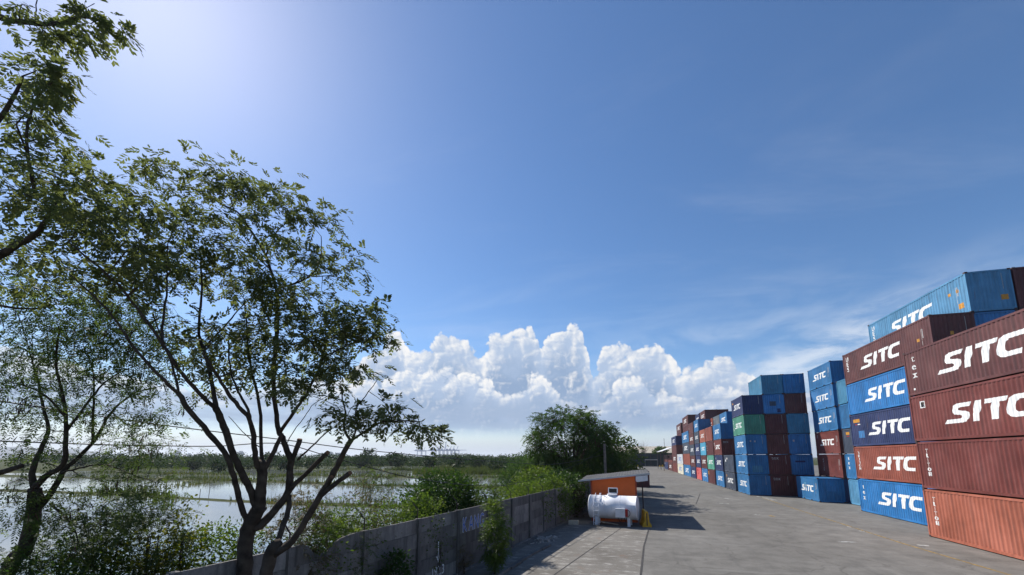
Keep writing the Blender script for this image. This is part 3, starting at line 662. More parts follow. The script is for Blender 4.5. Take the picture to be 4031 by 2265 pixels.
# far row along the lane
XR = 14.62; GR = 'containers of the far row'
lab = ('patch', .55, 1.95, .35, .3, 'orange_label')
row = [(67.95, 6.35, H20, [('slate', 'logo', ('patch', .75, 1.85, .42, .32, 'orange_label')), ('slate', ('patch', .9, 1.55, .55, .32, 'letter'), ('patch', 1.4, 1.9, 1.2, .25, 'letter_grey'))]),
       (75.25, 6.35, H20, [('blue', 'logo'), ('navy', 'logo', ('patch', .75, 1.85, .42, .32, 'letter_grey')), ('red', 'logo', ('vert', 'TAL', .3, .4, 1.9, 'letter'), ('etext', 'tex', .3, 1.95, .6)), ('blue', 'logo')]),
       (82.45, 6.75, H20, [('maroon', ('patch', .6, 1.6, .6, .6, 'orange_label')), ('mint', 'logo', ('vert', 'TRI', .3, .4, 1.9, 'letter')), ('maroon', ('vert', 'tex', .35, .4, 1.6, 'letter')), ('brick', ('vert', 'TRITON', .24, .6, 2.0, 'letter_grey'))]),
       (89.9, 6.6, H20, [('steelblue', 'logo', ('vert', 'te', .35, .4, 1.9, 'letter')), ('maroon', 'logo', ('vert', 'UE', .35, .4, 2.0, 'letter_grey')), ('cyan', 'logo'), ('rust', 'logo', ('vert', 'TRITON', .24, .5, 2.0, 'letter_grey'))]),
       (97.3, 6.4, H20, [('pink', ('patch', 1.2, 1.75, 1.2, .5, 'letter_red'), ('patch', 1.6, 1.2, 1.0, .3, 'letter_red'), ('patch', 4.6, 1.2, .5, .3, 'letter_red')), ('navy', 'logo'), ('navy', 'logo'), ('slate', 'logo'), ('blue', 'logo')]),
       (104.9, 7.6, H20, [('navy', 'logo'), ('brown', 'logo'), ('slate', 'logo'), ('brown', 'logo'), ('brown', ('vert', 'te', .4, .6, 1.7, 'letter'))]),
       (113.2, 13.6, H40*.99, [('blue', 'logo'), ('brick',), ('slate', 'logo', lab), ('blue', 'logo')]),
       (127.7, 14.0, H40*.99, [('cream', 'logo_blue'), ('offwhite', 'logo_blue')]),
       (142.6, 14.6, H40, [('red',), ('brown', 'logo'), ('brown',), ('navy', 'logo')]),
       (158.2, 16.5, H40, [('brown', 'logo'), ('red', ('patch', .6, 1.7, 6.0, .7, 'dark'))]),
       (176.0, 15.5, H40, [('navy', ('patch', .6, 2.1, 1.2, .4, 'letter')), ('brown',)])]
for i, (y, L, H, items) in enumerate(row):
    stack(XR, y, L, H, items, f'{["first", "second", "third", "fourth", "fifth", "sixth", "seventh", "eighth", "ninth", "tenth", "eleventh"][i]} stack of the far row', GR, y < 90)
XR2 = XR + 2.5
for (x, y, L, H, z, c, deco, lab_) in [
    (XR2, 82.0, 6.058, H20, 4*H20, 'blue', ('logo',), 'blue lettered container peeking out left of the tall block on top'),
    (XR2, 88.3, 6.058, H20, 4*H20, 'grey', (lab,), 'plain dark grey container on top, behind the second stack of the far row'),
    (XR2, 94.9, 6.058, H20, 4*H20, 'brick', ('logo', ('vert', 'TRITON', .24, .5, 2.0, 'letter_grey')), 'brick red container on top, behind the third stack of the far row'),
    (XR2, 103.2, 6.9, H20, 5*H20, 'brown', ('logo', ('vert', 'TRI', .3, .5, 2.0, 'letter_grey')), 'highest brown red container with white lettering in the far row'),
    (XR2+2.5, 103.4, 6.9, H20, 5*H20, 'maroon', (), 'dark maroon container right of the highest lettered one in the far row'),
    (XR2, 111.2, 6.5, H20, 5*H20, 'navy', ('logo',), 'navy container on top left of the highest brown red one in the far row'),
    (XR2, 97.6, 6.058, H20, 4*H20, 'blue', (), 'blue container end behind the fifth stack of the far row'),
    (XR2, 131.5, 13.2, H40, 5*H40-.2, 'brown', ('logo',), 'brown red container with white lettering on top, behind the seventh stack of the far row'),
    (XR2, 149.5, 13.2, H40, 4.6*H40, 'brown', ('logo',), 'brown red container with white lettering on top, behind the eighth stack of the far row')]:
    container(x, y, z, L, H, c, deco, lab_, GR, False)
for (x, y, L, H, n) in [(XR2, 131.5, 13.2, H40, 5), (XR2, 149.5, 13.2, H40, 4)]:      # what carries them, seen in the gaps
    for i in range(n-1, n): container(x, y, (4*H40-.2) if n == 5 else 3.6*H40, L, H, 'maroon', (), f'dark maroon container under the top one behind the {"seventh" if n == 5 else "eighth"} far stack', GR, False)
# ================================================================== SHED, TANK AND YARD THINGS
# orange shed with a lean-to roof
shed = empty('orange_shed', (-1.6, 33.4, 0)); tag(shed, 'orange walled lean-to shed with grey sheet roof beside the boundary wall', 'shed')
SO = Vector((-1.6, 33.4, 0))
def sl(p): return tuple(Vector(p) - SO)
xl, xr, yn, yf = -2.88, 0.42, 33.75, 39.6
def rz_(x): return 3.02 + (x + 3.85)/(1.45 + 3.85)*0.60          # roof underside height across the shed
mb = MB()
for (a, b, za, zb) in [(xl, xr, 0.0, 1.62), (xl, xr, 1.70, None)]:
    zt = (lambda x: zb if zb else rz_(x)-0.04)
    v = [(a, yn, za), (b, yn, za), (b, yn, zt(b)), (a, yn, zt(a)), (a, yn+.12, za), (b, yn+.12, za), (b, yn+.12, zt(b)), (a, yn+.12, zt(a))]
    k = len(mb.v); mb.v += [sl(q) for q in v]; mb.f += [[k+i for i in q] for q in ((0,1,2,3),(5,4,7,6),(4,0,3,7),(1,5,6,2),(3,2,6,7),(4,5,1,0))]
mb.build('front_wall', M['orange'], shed)
MB().box(sl((xl+.1, yn+.03, 1.60)), sl((xr-.12, yn+.11, 1.72))).build('wall_seam', M['orange_dark'], shed)
MB().box(sl((xl-.06, yn-.02, 0)), sl((xl+.06, yn+.14, rz_(xl)-.05))).build('corner_post', M['orange_dark'], shed)
MB().box(sl((xr-.05, yn-.025, 0)), sl((xr+.07, yn+.14, rz_(xr)-.05))).build('corner_post', M['orange_dark'], shed)
MB().box(sl((xl, yn+.16, 0)), sl((xl+.1, yf, 2.95))).build('side_wall', M['brown'], shed)
MB().box(sl((xr-.1, yn+.16, 0)), sl((xr-.02, yf, 3.35))).build('side_wall', M['brown'], shed)
MB().box(sl((xl, yf, 0)), sl((xr, yf+.1, 3.0))).build('rear_wall', M['brown'], shed)
for px in (xr+.55,): MB().tube([sl((px, yn+2.6, 0)), sl((px, yn+2.6, rz_(px)))], .05, 8).build('veranda_post', M['casting'], shed)
for i in range(6):                                               # roof sheets, each with its own ribs
    a = -3.85 + i*(5.30/6); b = a + 5.30/6 + .03; mb = MB(); n = 8
    y0, y1 = 33.35 + .015*(i % 3), 40.2 + [0, .15, -.1, .12, .25, .1][i]
    for k in range(n):
        xa, xb = a + (b-a)*k/n, a + (b-a)*(k+1)/n; za = rz_(xa) + (0.028 if k % 2 else 0) + .006*(i % 2); zb = rz_(xb) + (0 if k % 2 else 0.028) + .006*(i % 2)
        mb.poly([sl((xa, y0, za)), sl((xb, y0, zb)), sl((xb, y1, zb+.12)), sl((xa, y1, za+.12))])
    mb.build('roof_sheet', M['roof'], shed)
mb = MB(); mb.obox(sl(((-3.85+1.45)/2, 33.31, (rz_(-3.85)+rz_(1.45))/2-.01)), (2.66, 0, .30), (0, .025, 0), (0, 0, .06)); mb.build('roof_edge', M['roof_edge'], shed)
mb = MB(); prof = [(-.38, .05)] + [(-.34-.04*math.cos(t)+.06, -.33-.05*math.sin(t)+.03) for t in (0.2, .8, 1.4)] + [(.90, -.30), (.90, .16)]
prof = [(0.44, 3.40), (0.44, 3.10), (0.47, 3.03), (0.56, 3.00), (1.30, 3.10), (1.30, 3.50)]
mb.poly([sl((x, 33.30, z)) for x, z in prof]); mb.poly([sl((x, 33.34, z)) for x, z in reversed(prof)])
for (xa, za), (xb, zb) in zip(prof, prof[1:]+prof[:1]): mb.poly([sl((xa, 33.30, za)), sl((xa, 33.34, za)), sl((xb, 33.34, zb)), sl((xb, 33.30, zb))])
mb.build('fascia_board', M['white_dull'], shed)

# white fuel tank on legs
TL, TR_ = Vector((-2.88, 32.50, 1.25)), Vector((0.48, 32.00, 1.25))
ax = (TR_-TL).normalized(); side = Vector((0, 0, 1)).cross(ax).normalized()      # side points away from the camera
if side.y < 0: side = -side
up = Vector((0, 0, 1)); TR = 0.82; TLn = (TR_-TL).length
tank = empty('fuel_tank', (TL.x/2+TR_.x/2, TL.y/2+TR_.y/2, 0)); TO = tank.location.copy()
tag(tank, 'white cylindrical fuel tank on legs with ladder, in front of the orange shed', 'fuel tank')
def tp(s, a, r): return Vector(TL + ax*s + side*(math.cos(a)*r) + up*(math.sin(a)*r)) - TO   # a=pi faces the camera
mb = MB(); n = 40; prof = [(0.03, TR-.02), (0.0, TR+.012), (0.05, TR+.012), (0.055, TR), (1.2, TR), (1.205, TR+.004), (1.9, TR), (2.6, TR), (TLn-.055, TR), (TLn-.05, TR+.012), (TLn, TR+.012), (TLn-.03, TR-.02)]
for s, r in prof:
    for k in range(n): mb.v.append(tuple(tp(s, 2*math.pi*k/n, r)))
for i in range(len(prof)-1):
    for k in range(n): mb.f.append([i*n+k, i*n+(k+1) % n, (i+1)*n+(k+1) % n, (i+1)*n+k])
mb.f.append(list(range(n))); mb.f.append([(len(prof)-1)*n+k for k in range(n)][::-1])
shell = mb.build('shell', M['tank'], tank, True)
for s_w in (1.12, 2.24):
    MB().tube([tp(s_w, 2*math.pi*k/32, TR+.002) for k in range(33)], .012, 5).build('weld_seam', M['tank'], tank)
for p in shell.data.polygons:
    if len(p.vertices) > 4: p.use_smooth = False
for s, y_off in ((0.50, .40), (2.80, .40)):
    for sgn in (-1, 1):
        c = TL + ax*s + side*(sgn*.42) - TO
        MB().obox((c.x, c.y, .39), ax*.10, side*.045, up*.39).build('leg', M['white'], tank)
    c = TL + ax*s - TO; MB().obox((c.x, c.y, .60), ax*.06, side*.50, up*.05).build('leg_brace', M['white'], tank)
mb = MB()                                                        # manhole neck
cc = TL + ax*1.62 - TO
for zz, r in ((.70, .32), (.85, .31), (.855, .37), (.92, .37)):
    for k in range(24): mb.v.append(tuple(cc + ax*math.cos(k*math.pi/12)*r + side*math.sin(k*math.pi/12)*r + up*zz))
for i in range(3):
    for k in range(24): mb.f.append([i*24+k, i*24+(k+1) % 24, (i+1)*24+(k+1) % 24, (i+1)*24+k])
mb.f.append([72+k for k in range(24)]); mb.build('manhole', M['white'], tank)
hb = cc + side*.33 + up*.94
lid = MB().obox(hb + up*.20, ax*.30, side*.012, up*.16).build('open_hatch', M['dark_sheet'], tank)
for d_, h_, c_ in ((ax*.34, up*.03, up*.38), (ax*.34, up*.03, up*.02)): MB().obox(hb + c_, d_, side*.03, h_).build('hatch_frame', M['white'], lid)
for s_ in (-1, 1): MB().obox(hb + up*.2 + ax*(.32*s_), ax*.03, side*.028, up*.15).build('hatch_frame', M['white'], lid)
for i in range(4): MB().obox(hb + up*(.09+.075*i) - side*.016, ax*.28, side*.012, up*.008).build('slat', M['casting'], lid)
fr = -1.0                                                        # ladder on the camera side
for s in (0.42, 0.80):
    pts = [TL + ax*s - side*(TR+.14) - up*1.20 - TO, TL + ax*s - side*(TR+.14) + up*.15 - TO, TL + ax*s - side*(TR*.62) + up*(TR*.9) - TO, TL + ax*s + up*(TR+.14) - TO]
    MB().tube(pts, .022, 6).build('ladder_rail', M['white'], tank)
for k in range(7):
    zz = -1.05 + k*.28; off = TR+.14 if zz < .2 else TR+.14 - (zz-.15)*.55
    MB().tube([TL + ax*.42 - side*off + up*zz - TO, TL + ax*.80 - side*off + up*zz - TO], .018, 6).build('ladder_rung', M['white'], tank)
bx = TL + ax*2.32 - side*(TR+.10) - TO
MB().obox(bx + up*(-.28), ax*.33, side*.14, up*.30).build('meter_box', M['white_dull'], tank)
MB().obox(bx + ax*.42 - up*.27, ax*.075, side*.10, up*.25).build('nozzle_holder', M['redbox'], tank)
hz = [bx + ax*(.50+.16*math.sin(t)) - side*.04 + up*(-.28+.22*math.cos(t)) for t in np.linspace(0, math.pi, 9)]
MB().tube(hz, .018, 6).build('hose', M['rubber'], tank)
for s0, s1 in ((2.10, 2.40), (2.55, 2.72)):
    p = [TL + ax*(s0+(s1-s0)*t) - side*(TR-.1) + up*(-.58-.35*math.sin(math.pi*t)) - TO for t in np.linspace(0, 1, 8)]
    MB().tube(p, .016, 6).build('hose', M['rubber'], tank)
MB().tube([TL + ax*(.85+.9*t) + up*(TR+.03-.5*t*t) - side*(TR*(.2+.75*t)) - TO for t in np.linspace(0, .55, 7)], .012, 5).build('vent_cable', M['rubber'], tank)
MB().tube([TL + ax*.70 + up*(TR-.02) - TO, TL + ax*.70 + up*(TR+.14) - TO], .03, 8).build('vent', M['white'], tank)
pl = MB().obox((-1.55, 32.2, .12), (.62, -.12, -.07), (.02, .07, 0), (0, 0, .025)).build('timber_plank', M['timber']); tag(pl, 'pale timber plank lying under the white tank', 'plank')
# yellow concrete barrier, end on
bar = empty('road_barrier', (0.98, 32.35, 0), .12); tag(bar, 'yellow concrete road barrier standing end-on beside the white tank', 'barrier')
pr = [(-.30, 0), (.30, 0), (.30, .16), (.16, .38), (.10, 1.02), (.07, 1.06), (-.07, 1.06), (-.10, 1.02), (-.16, .38), (-.30, .16)]
mb = MB(); mb.poly([(x, -.6, z) for x, z in pr]); mb.poly([(x, 1.0, z) for x, z in reversed(pr)])
for (a, za), (b, zb) in zip(pr, pr[1:]+pr[:1]): mb.poly([(a, -.6, za), (a, 1.0, za), (b, 1.0, zb), (b, -.6, zb)])
mb.build('body', M['yellow'], bar)
MB().box((-.035, -.615, .1), (.035, -.603, .95)).build('end_groove', M['casting'], bar)
# dark containers parked behind the shed
for (x, y, lab_) in [(-1.74, 49.0, 'dark maroon container hidden behind the orange shed, casting a shadow on the lane'), (0.66, 72.6, 'dark maroon container standing beyond the shed with its end in shade')]:
    container(x, y, 0, 6.058, H20, 'maroon', ('estrip', ('epatch', 1.9, 1.9, .35, .22, 'slate')), lab_, 'dark containers along the boundary wall', True)
# wooden pole with cables
pole_base = at(2384, 1862, 43.0); pole_top = at(2379, 1748, 43.0)
pole = empty('utility_pole', (pole_base.x, pole_base.y, 0)); tag(pole, 'weathered grey utility pole rising behind the orange shed', 'pole')
PO = pole.location.copy()
MB().tube([Vector((0, 0, 0)), Vector((pole_top.x-PO.x, pole_top.y-PO.y, pole_top.z))], [.15, .125], 10).build('shaft', M['pole'], pole)
def cable(pts, lab_, r0=.017):
    P = []
    pts = [at(*p) for p in pts]
    for i in range(len(pts)-1):
        p0, p1, p2, p3 = pts[max(i-1, 0)], pts[i], pts[i+1], pts[min(i+2, len(pts)-1)]
        for k in range(8):
            t = k/8; P.append(0.5*((2*p1) + (p2-p0)*t + (2*p0-5*p1+4*p2-p3)*t*t + (3*p1-p0-3*p2+p3)*t**3))
    P.append(pts[-1]); o = MB().tube(P, r0, 6).build('overhead_cable', M['cable'], None, True); tag(o, lab_, 'cable', 'overhead cables across the marsh'); return o
cable([(-200, 1556, 9.5), (0, 1580, 10), (600, 1669, 12), (1110, 1731, 14.5), (1500, 1779, 17), (1973, 1819, 26), (2200, 1826, 34), (2378, 1790, 43)], 'upper black cable sloping down from the left edge across the big tree', .016)
cable([(-200, 1729, 9.5), (0, 1737, 10), (400, 1751, 11), (600, 1755, 12), (850, 1757, 13), (1101, 1747, 14.3), (1300, 1799, 15), (1500, 1853, 16), (1647, 1886, 17.5), (1869, 1911, 22), (2042, 1901, 28), (2270, 1830, 38), (2379, 1760, 43)], 'lower black cable sagging over the bushes behind the wall', .015)
# far end of the yard
fw = empty('far_gate_wall', (6, 238, 0)); tag(fw, 'dark sheet metal wall closing the far end of the yard', 'wall')
for i in range(11):
    x0 = -9.5 + i*2.6; MB().box((x0-6, -.06+.05*(i % 2), 0), (x0-6+2.57, .06+.05*(i % 2), 6.6+.15*math.sin(i*2.1))).build('sheet_panel', M['dark_sheet'], fw)
for i in range(6): MB().box((-15.6+i*5.2, -.25, 0), (-15.4+i*5.2, -.1, 6.9)).build('post', M['casting'], fw)
gp = empty('portal_frame', (11.3, 234.5, 0)); tag(gp, 'pale goal-shaped steel frame in front of the dark far wall', 'frame')
for x in (-3.05, 3.05): MB().box((x-.12, -.12, 0), (x+.12, .12, 3.3)).build('upright', M['grey'], gp)
MB().box((-3.2, -.15, 3.3), (3.2, .15, 3.75)).build('crossbar', M['stone'], gp)
MB().box((-1.3, -.2, .35), (1.3, .2, .8)).build('low_bar', M['roof'], gp)
for i, (x, y, s) in enumerate([(4.3, 231, .8), (16.2, 226, .9), (15.2, 231, .7)]):
    b = empty('traffic_block', (x, y, 0)); tag(b, ['small orange-yellow block left of the pale frame at the yard end', 'small yellow block by the last container of the far row', 'small orange-yellow block right of the pale frame at the yard end'][i], 'block', 'small yellow blocks at the yard end')
    MB().box((-.4*s, -.4*s, 0), (.4*s, .4*s, .9*s)).build('base', M['yellow'], b); MB().box((-.2*s, -.2*s, .9*s), (.2*s, .2*s, 1.3*s)).build('top', M['yellow'], b)
wh = empty('warehouse', (10, 300, 0)); tag(wh, 'long warehouse with pale beige roof beyond the yard end', 'warehouse')
MB().box((-45, 0, 0), (60, 30, 7.6)).build('wall', M['dark_sheet'], wh)
for i in range(21):
    x0 = -46 + i*5.1; mb = MB(); mb.poly([(x0, -1.2, 7.7), (x0+5.06, -1.2, 7.7), (x0+5.06, 15, 12.4), (x0, 15, 12.4)]); mb.poly([(x0, 15, 12.4), (x0+5.06, 15, 12.4), (x0+5.06, 31, 7.7), (x0, 31, 7.7)]); mb.build('roof_sheet', M['beige_roof'], wh)
MB().tube([(13.5, 2, 8), (13.5, 2, 17.5)], .12, 6).build('mast', M['casting'], wh)
cn = empty('lean_to_canopy', (XR, 158, 0)); tag(cn, 'white sloping canopy roof over the last containers of the far row', 'canopy')
mb = MB(); a, b, c_, d_ = (-2.8, 2, 7.0), (1.5, 2, 8.6), (1.5, 36, 8.6), (-2.8, 36, 7.0)
mb.poly([a, b, c_, d_]); mb.poly([tuple(Vector(q)+Vector((0, 0, .14))) for q in (d_, c_, b, a)])
for p, q in ((a, b), (b, c_), (c_, d_), (d_, a)): mb.poly([p, q, tuple(Vector(q)+Vector((0, 0, .14))), tuple(Vector(p)+Vector((0, 0, .14)))])
mb.build('roof_sheet', M['white'], cn)
for yy in (3, 18, 35): MB().tube([(-2.6, yy, 0), (-2.6, yy, 7.0)], .09, 6).build('post', M['casting'], cn)
# ================================================================== BOUNDARY WALL
WDIR = Vector((WL_S, 1, 0)).normalized(); WNRM = Vector((WDIR.y, -WDIR.x, 0))         # normal points into the yard
def wp(s, off=0.0, z=0.0): return Vector((WL_X, WL_Y, 0)) + WDIR*s + WNRM*off + Vector((0, 0, z))
WZ = 2.58
wall = empty('boundary_wall', tuple(wp(0))); tag(wall, 'grey precast concrete panel wall with posts between yard and marsh', 'wall')
WO = wall.location.copy()
post_y = [1.6, 4.1, 6.6, 9.15, 11.75, 14.45, 17.2, 19.95, 22.85, 25.5, 28.0, 30.5, 33.0, 35.5, 38.0, 40.5, 43.0, 45.5, 48.0, 50.5, 53.0, 55.5, 58.0]
ps = [(y-WL_Y)/WDIR.y for y in post_y]
rw = random.Random(5)
def wall_box(s0, s1, o0, o1, z0, z1, name, m, parent=wall):
    c = (wp((s0+s1)/2, (o0+o1)/2, (z0+z1)/2) - WO)
    return MB().obox(c, WNRM*((o1-o0)/2), WDIR*((s1-s0)/2), Vector((0, 0, (z1-z0)/2))).build(name, m, parent)
for i, s in enumerate(ps):
    wall_box(s-.085, s+.085, -.09, .11, -.5, WZ+.02, 'post', M['wall'])
    if 7 < post_y[i] < 45:                                       # angled arms for barbed wire
        a = wp(s, -.02, WZ) - WO; mb = MB(); b = a + Vector((0, 0, .34)); c = b + WNRM*(-.22) + Vector((0, 0, .22))
        mb.tube([a, b, c], .022, 5); mb.build('wire_arm', M['casting'], wall)
for i in range(len(ps)-1):
    s0, s1 = ps[i]+.088, ps[i+1]-.088
    for r in range(5):
        z0 = .06 + r*.505; z1 = z0 + .497
        off = rw.uniform(-.014, .014)
        if r == 4 and i == 3:                                    # broken top panel behind the big tree
            n = 12; top = [.0, .02, -.06, -.30, -.36, -.33, -.14, -.05, -.02, 0, .01, 0]
            mb = MB(); L = s1-s0
            for k in range(n-1):
                a, b = s0+L*k/(n-1), s0+L*(k+1)/(n-1); za, zb = z1+top[k], z1+top[k+1]
                q = [wp(a, .03, z0)-WO, wp(b, .03, z0)-WO, wp(b, .03, zb)-WO, wp(a, .03, za)-WO]; q2 = [p - WNRM*.055 for p in q]
                mb.poly(q); mb.poly(q2[::-1]); mb.poly([q[3], q[2], q2[2], q2[3]]); mb.poly([q[1], q[0], q2[0], q2[1]])
            mb.build('panel', M['wall'], wall)
        else: wall_box(s0, s1, -.025+off, .03+off, z0, z1, 'panel', M['wall'])
    wall_box(s0, s1, -.06, .14+.02*rw.random(), -.3, .055, 'footing', M['wall'])
def wall_lettering(tris, s0, z0, sx, sz, name, m, off=.052):
    mb = MB()
    for t in tris: mb.poly([wp(s0 + x*sx, off, z0 + y*sz) - WO for x, y in t])
    return mb.build(name, m, wall)
sg = ps[6] + .42                                                 # KAN sprayed in blue with pale outline
for k, ch in enumerate('KANG'):
    t, wd = text_tri(ch); o = sg + k*.52
    fat = [[(x+dx, y+dy) for x, y in q] for q in t for dx, dy in ((-.045, 0), (.045, 0), (0, .045), (0, -.045))]
    wall_lettering(fat, o, 1.62, .62, .62, 'graffiti_outline', M['whitechalk'], .0495); wall_lettering(t, o, 1.62, .62, .62, 'graffiti', M['bluepaint'], .054)
s2 = ps[5] + .95                                                 # 192,3 with an arrow above
wall_lettering(text_tri('192,3')[0], s2, .30, .42, .36, 'graffiti', M['whitechalk'], .052)
wall_lettering(rects([(0, 0, .05, 1.0)]) + [[(-.10, .30), (-.05, .36), (.03, .0)], [(.15, .30), (.10, .36), (.02, .0)]], s2+.35, .78, 1, .78, 'graffiti', M['whitechalk'], .052)
# loose things at the foot of the wall
rub = MB()
for i in range(70):
    s_ = ps[9] + rw.gauss(.3, .6); o = .9 + rw.gauss(0, .30); r = rw.uniform(.02, .10); p = wp(s_, o)
    a = rw.uniform(0, 3); rub.obox((p.x, p.y, r*.4), Vector((math.cos(a), math.sin(a), rw.uniform(-.3, .3)))*r, Vector((-math.sin(a), math.cos(a), rw.uniform(-.3, .3)))*r*rw.uniform(.5, 1), Vector((rw.uniform(-.3, .3), 0, 1))*r*.5)
tag(rub.build('rubble', M['stone']), 'pale broken rubble heaped at the foot of the wall', 'rubble', kind='stuff')
kb = empty('kerb_edge', tuple(wp(ps[6], 1.75))); tag(kb, 'low broken concrete kerb running along the foot of the wall', 'kerb')
for i in range(9):
    s = ps[4]+1 + i*1.35; c = wp(s, 1.72+.05*math.sin(i*1.7), .05) - kb.location
    MB().obox(c, WNRM*.09, WDIR*.66 + WNRM*.02*math.sin(i), Vector((0, 0, .06))).build('kerb_block', M['wall'], kb)
sb = MB().box((-.35, -.22, 0), (.35, .22, .28)).build('stone_block', M['timber']); sb.location = tuple(wp(ps[11]+1.3, 1.0)); tag(sb, 'pale concrete block lying in the shade left of the tank', 'block')
# ================================================================== TREES
def unit(a): return a/np.maximum(np.linalg.norm(a, axis=-1, keepdims=True), 1e-6)
def frond_mesh(name, base, dirs, rs, pairs=5, length=0.40, leaf=0.13, wid=0.045, droop=0.35, spread=0.9):
    """compound leaves: base (n,3), dirs (n,3) -> one mesh of leaflet quads"""
    n = len(base); d = unit(dirs); up = np.tile(np.array([0, 0, 1.0]), (n, 1)) + rs.normal(0, .25, (n, 3))
    s = unit(np.cross(d, up)); u = unit(np.cross(s, d)); L = length*rs.uniform(.65, 1.25, (n, 1))
    V = []
    for k in range(pairs):
        t = (k+0.7)/pairs
        c = base + d*L*t - np.array([0, 0, 1.0])*(droop*L*t*t)
        for sg in (-1, 1):
            a = spread*(1 - 0.45*t)
            q = unit(s*sg*math.sin(a) + d*math.cos(a) + u*rs.normal(0, .22, (n, 1)) - np.array([0, 0, 1.0])*0.25)
            ll = leaf*rs.uniform(.7, 1.2, (n, 1))*(1.0 if t < .8 else .85); w = unit(np.cross(q, u))*wid*rs.uniform(.7, 1.2, (n, 1))*.5
            V.append(np.stack([c, c + q*ll*.55 + w, c + q*ll, c + q*ll*.55 - w], 1))
    V = np.concatenate(V, 0).reshape(-1, 3)
    return mesh_np(name, V, np.arange(len(V)).reshape(-1, 4))
def leaf_mesh(name, base, dirs, rs, size=0.1, wid=0.6):
    """single leaves"""
    n = len(base); d = unit(dirs); s = unit(np.cross(d, rs.normal(0, 1, (n, 3)))); L = size*rs.uniform(.6, 1.3, (n, 1))
    V = np.stack([base, base + d*L*.5 + s*L*wid*.5, base + d*L, base + d*L*.5 - s*L*wid*.5], 1).reshape(-1, 3)
    return mesh_np(name, V, np.arange(len(V)).reshape(-1, 4))
def rand_dirs(rs, n, flat=0.6):
    a = rs.normal(0, 1, (n, 3)); a[:, 2] *= flat; return unit(a)
def inside(poly, x, y):
    c = False; j = len(poly)-1
    for i in range(len(poly)):
        xi, yi = poly[i]; xj, yj = poly[j]
        if (yi > y) != (yj > y) and x < (xj-xi)*(y-yi)/(yj-yi)+xi: c = not c
        j = i
    return c
class TreeB:
    def __init__(s, name, base, label, cat='tree', group=None, seed=1):
        s.root = empty(name, tuple(base)); tag(s.root, label, cat, group); s.o = Vector(base); s.rs = np.random.default_rng(seed); s.r = random.Random(seed); s.nodes = []; s.twigs = MB()
    def limb(s, name, pts, r0, r1, n=9, m='bark', cut=False, wob=0.006, rk=1.0):
        """pts surveyed as (x, y, distance) or Vectors; a tapering limb as its own mesh"""
        P = [p if isinstance(p, Vector) else at(*p) for p in pts]; Q = []
        for i in range(len(P)-1):
            p0, p1, p2, p3 = P[max(i-1, 0)], P[i], P[i+1], P[min(i+2, len(P)-1)]
            for k in range(4):
                t = k/4; Q.append(0.5*((2*p1) + (p2-p0)*t + (2*p0-5*p1+4*p2-p3)*t*t + (3*p1-p0-3*p2+p3)*t**3) + Vector((s.r.gauss(0, wob), s.r.gauss(0, wob), s.r.gauss(0, wob)))*(0 if i+k == 0 else 1))
        Q.append(P[-1]); N = len(Q); r0 *= rk; r1 *= rk; rad = [(r0 + (r1-r0)*(i/(N-1))**.9)*s.r.uniform(.93, 1.07) for i in range(N)]
        o = MB().tube([q - s.o for q in Q], rad, n).build(name, M[m], s.root, True)
        if cut:
            t = (Q[-1]-Q[-2]).normalized(); MB().tube([Q[-1]-s.o-t*.01, Q[-1]-s.o+t*.012], [r1*.97, r1*.9], n).build('cut_face', M['cutwood'], o)
        for q, rr in zip(Q, rad): s.nodes.append((q, rr))
        return o
    def connect(s, p, r=0.012, maxd=99):
        best = min(s.nodes, key=lambda q: (q[0]-p).length + (1.2 if q[0].z > p.z+.3 else 0) + (0.5 if q[1] > .08 else 0))
        a = best[0]; dd = (p-a).length
        if dd < .12 or dd > maxd: return
        mid = (a+p)/2 + Vector((s.r.gauss(0, .07), s.r.gauss(0, .07), s.r.gauss(.04, .05)))*dd
        r0 = min(best[1]*.8, r + .008*dd); s.twigs.tube([a-s.o, mid-s.o, p-s.o], [r0, r0*.7, r*.5], 5, False)
        for t in (0.5, 0.75, 1.0): s.nodes.append((a.lerp(p, t), r0*.6))
    def finish_twigs(s): return tag(s.twigs.build('twigs', M['bark'], s.root), kind='stuff')
def scatter(rs, poly, n, D, dj, mind):
    """cluster centres inside a surveyed outline, spread in depth"""
    xs = [p[0] for p in poly]; ys = [p[1] for p in poly]; out = []; tries = 0
    while len(out) < n and tries < n*60:
        tries += 1; x = rs.uniform(min(xs), max(xs)); y = rs.uniform(min(ys), max(ys))
        if inside(poly, x, y) and all((x-a)**2+(y-b)**2 > mind*mind for a, b, _ in out): out.append((x, y, D + rs.normal(0, dj)))
    return out
def sc(p): return [(x*1.5654, y*1.5654) for x, y in p]

# ---- the big pruned tree in front of the wall
D0 = 9.3
T = TreeB('rain_tree', (*(at(985, 2300, D0).xy), 0), 'large pruned tree with several dark trunks and sawn-off limbs in front of the wall', seed=11)
b0 = at(962, 2330, D0)
T.limb('trunk', [Vector((b0.x, b0.y, -.1)), (958, 2330, D0), (964, 2220, D0), (970, 2110, D0), (996, 2042, D0), (1022, 1995, D0)], 0.171, 0.148, 12)
T.limb('trunk', [(1000, 2040, D0), (1022, 1990, D0), (1027, 1922, D0), (1033, 1848, D0), (1034, 1815, D0)], 0.133, 0.092, 12)
T.limb('limb', [(1028, 1860, D0), (1008, 1818, D0-.1), (1000, 1738, D0-.2), (984, 1655, D0-.4), (928, 1587, D0-.6), (889, 1534, D0-.8), (850, 1470, D0-1.0), (800, 1390, D0-1.2)], 0.065, 0.024)
T.limb('limb', [(984, 1655, D0-.4), (976, 1612, D0-.5), (934, 1534, D0-.3), (905, 1440, D0-.2), (900, 1330, D0-.1)], 0.034, 0.014, 7)
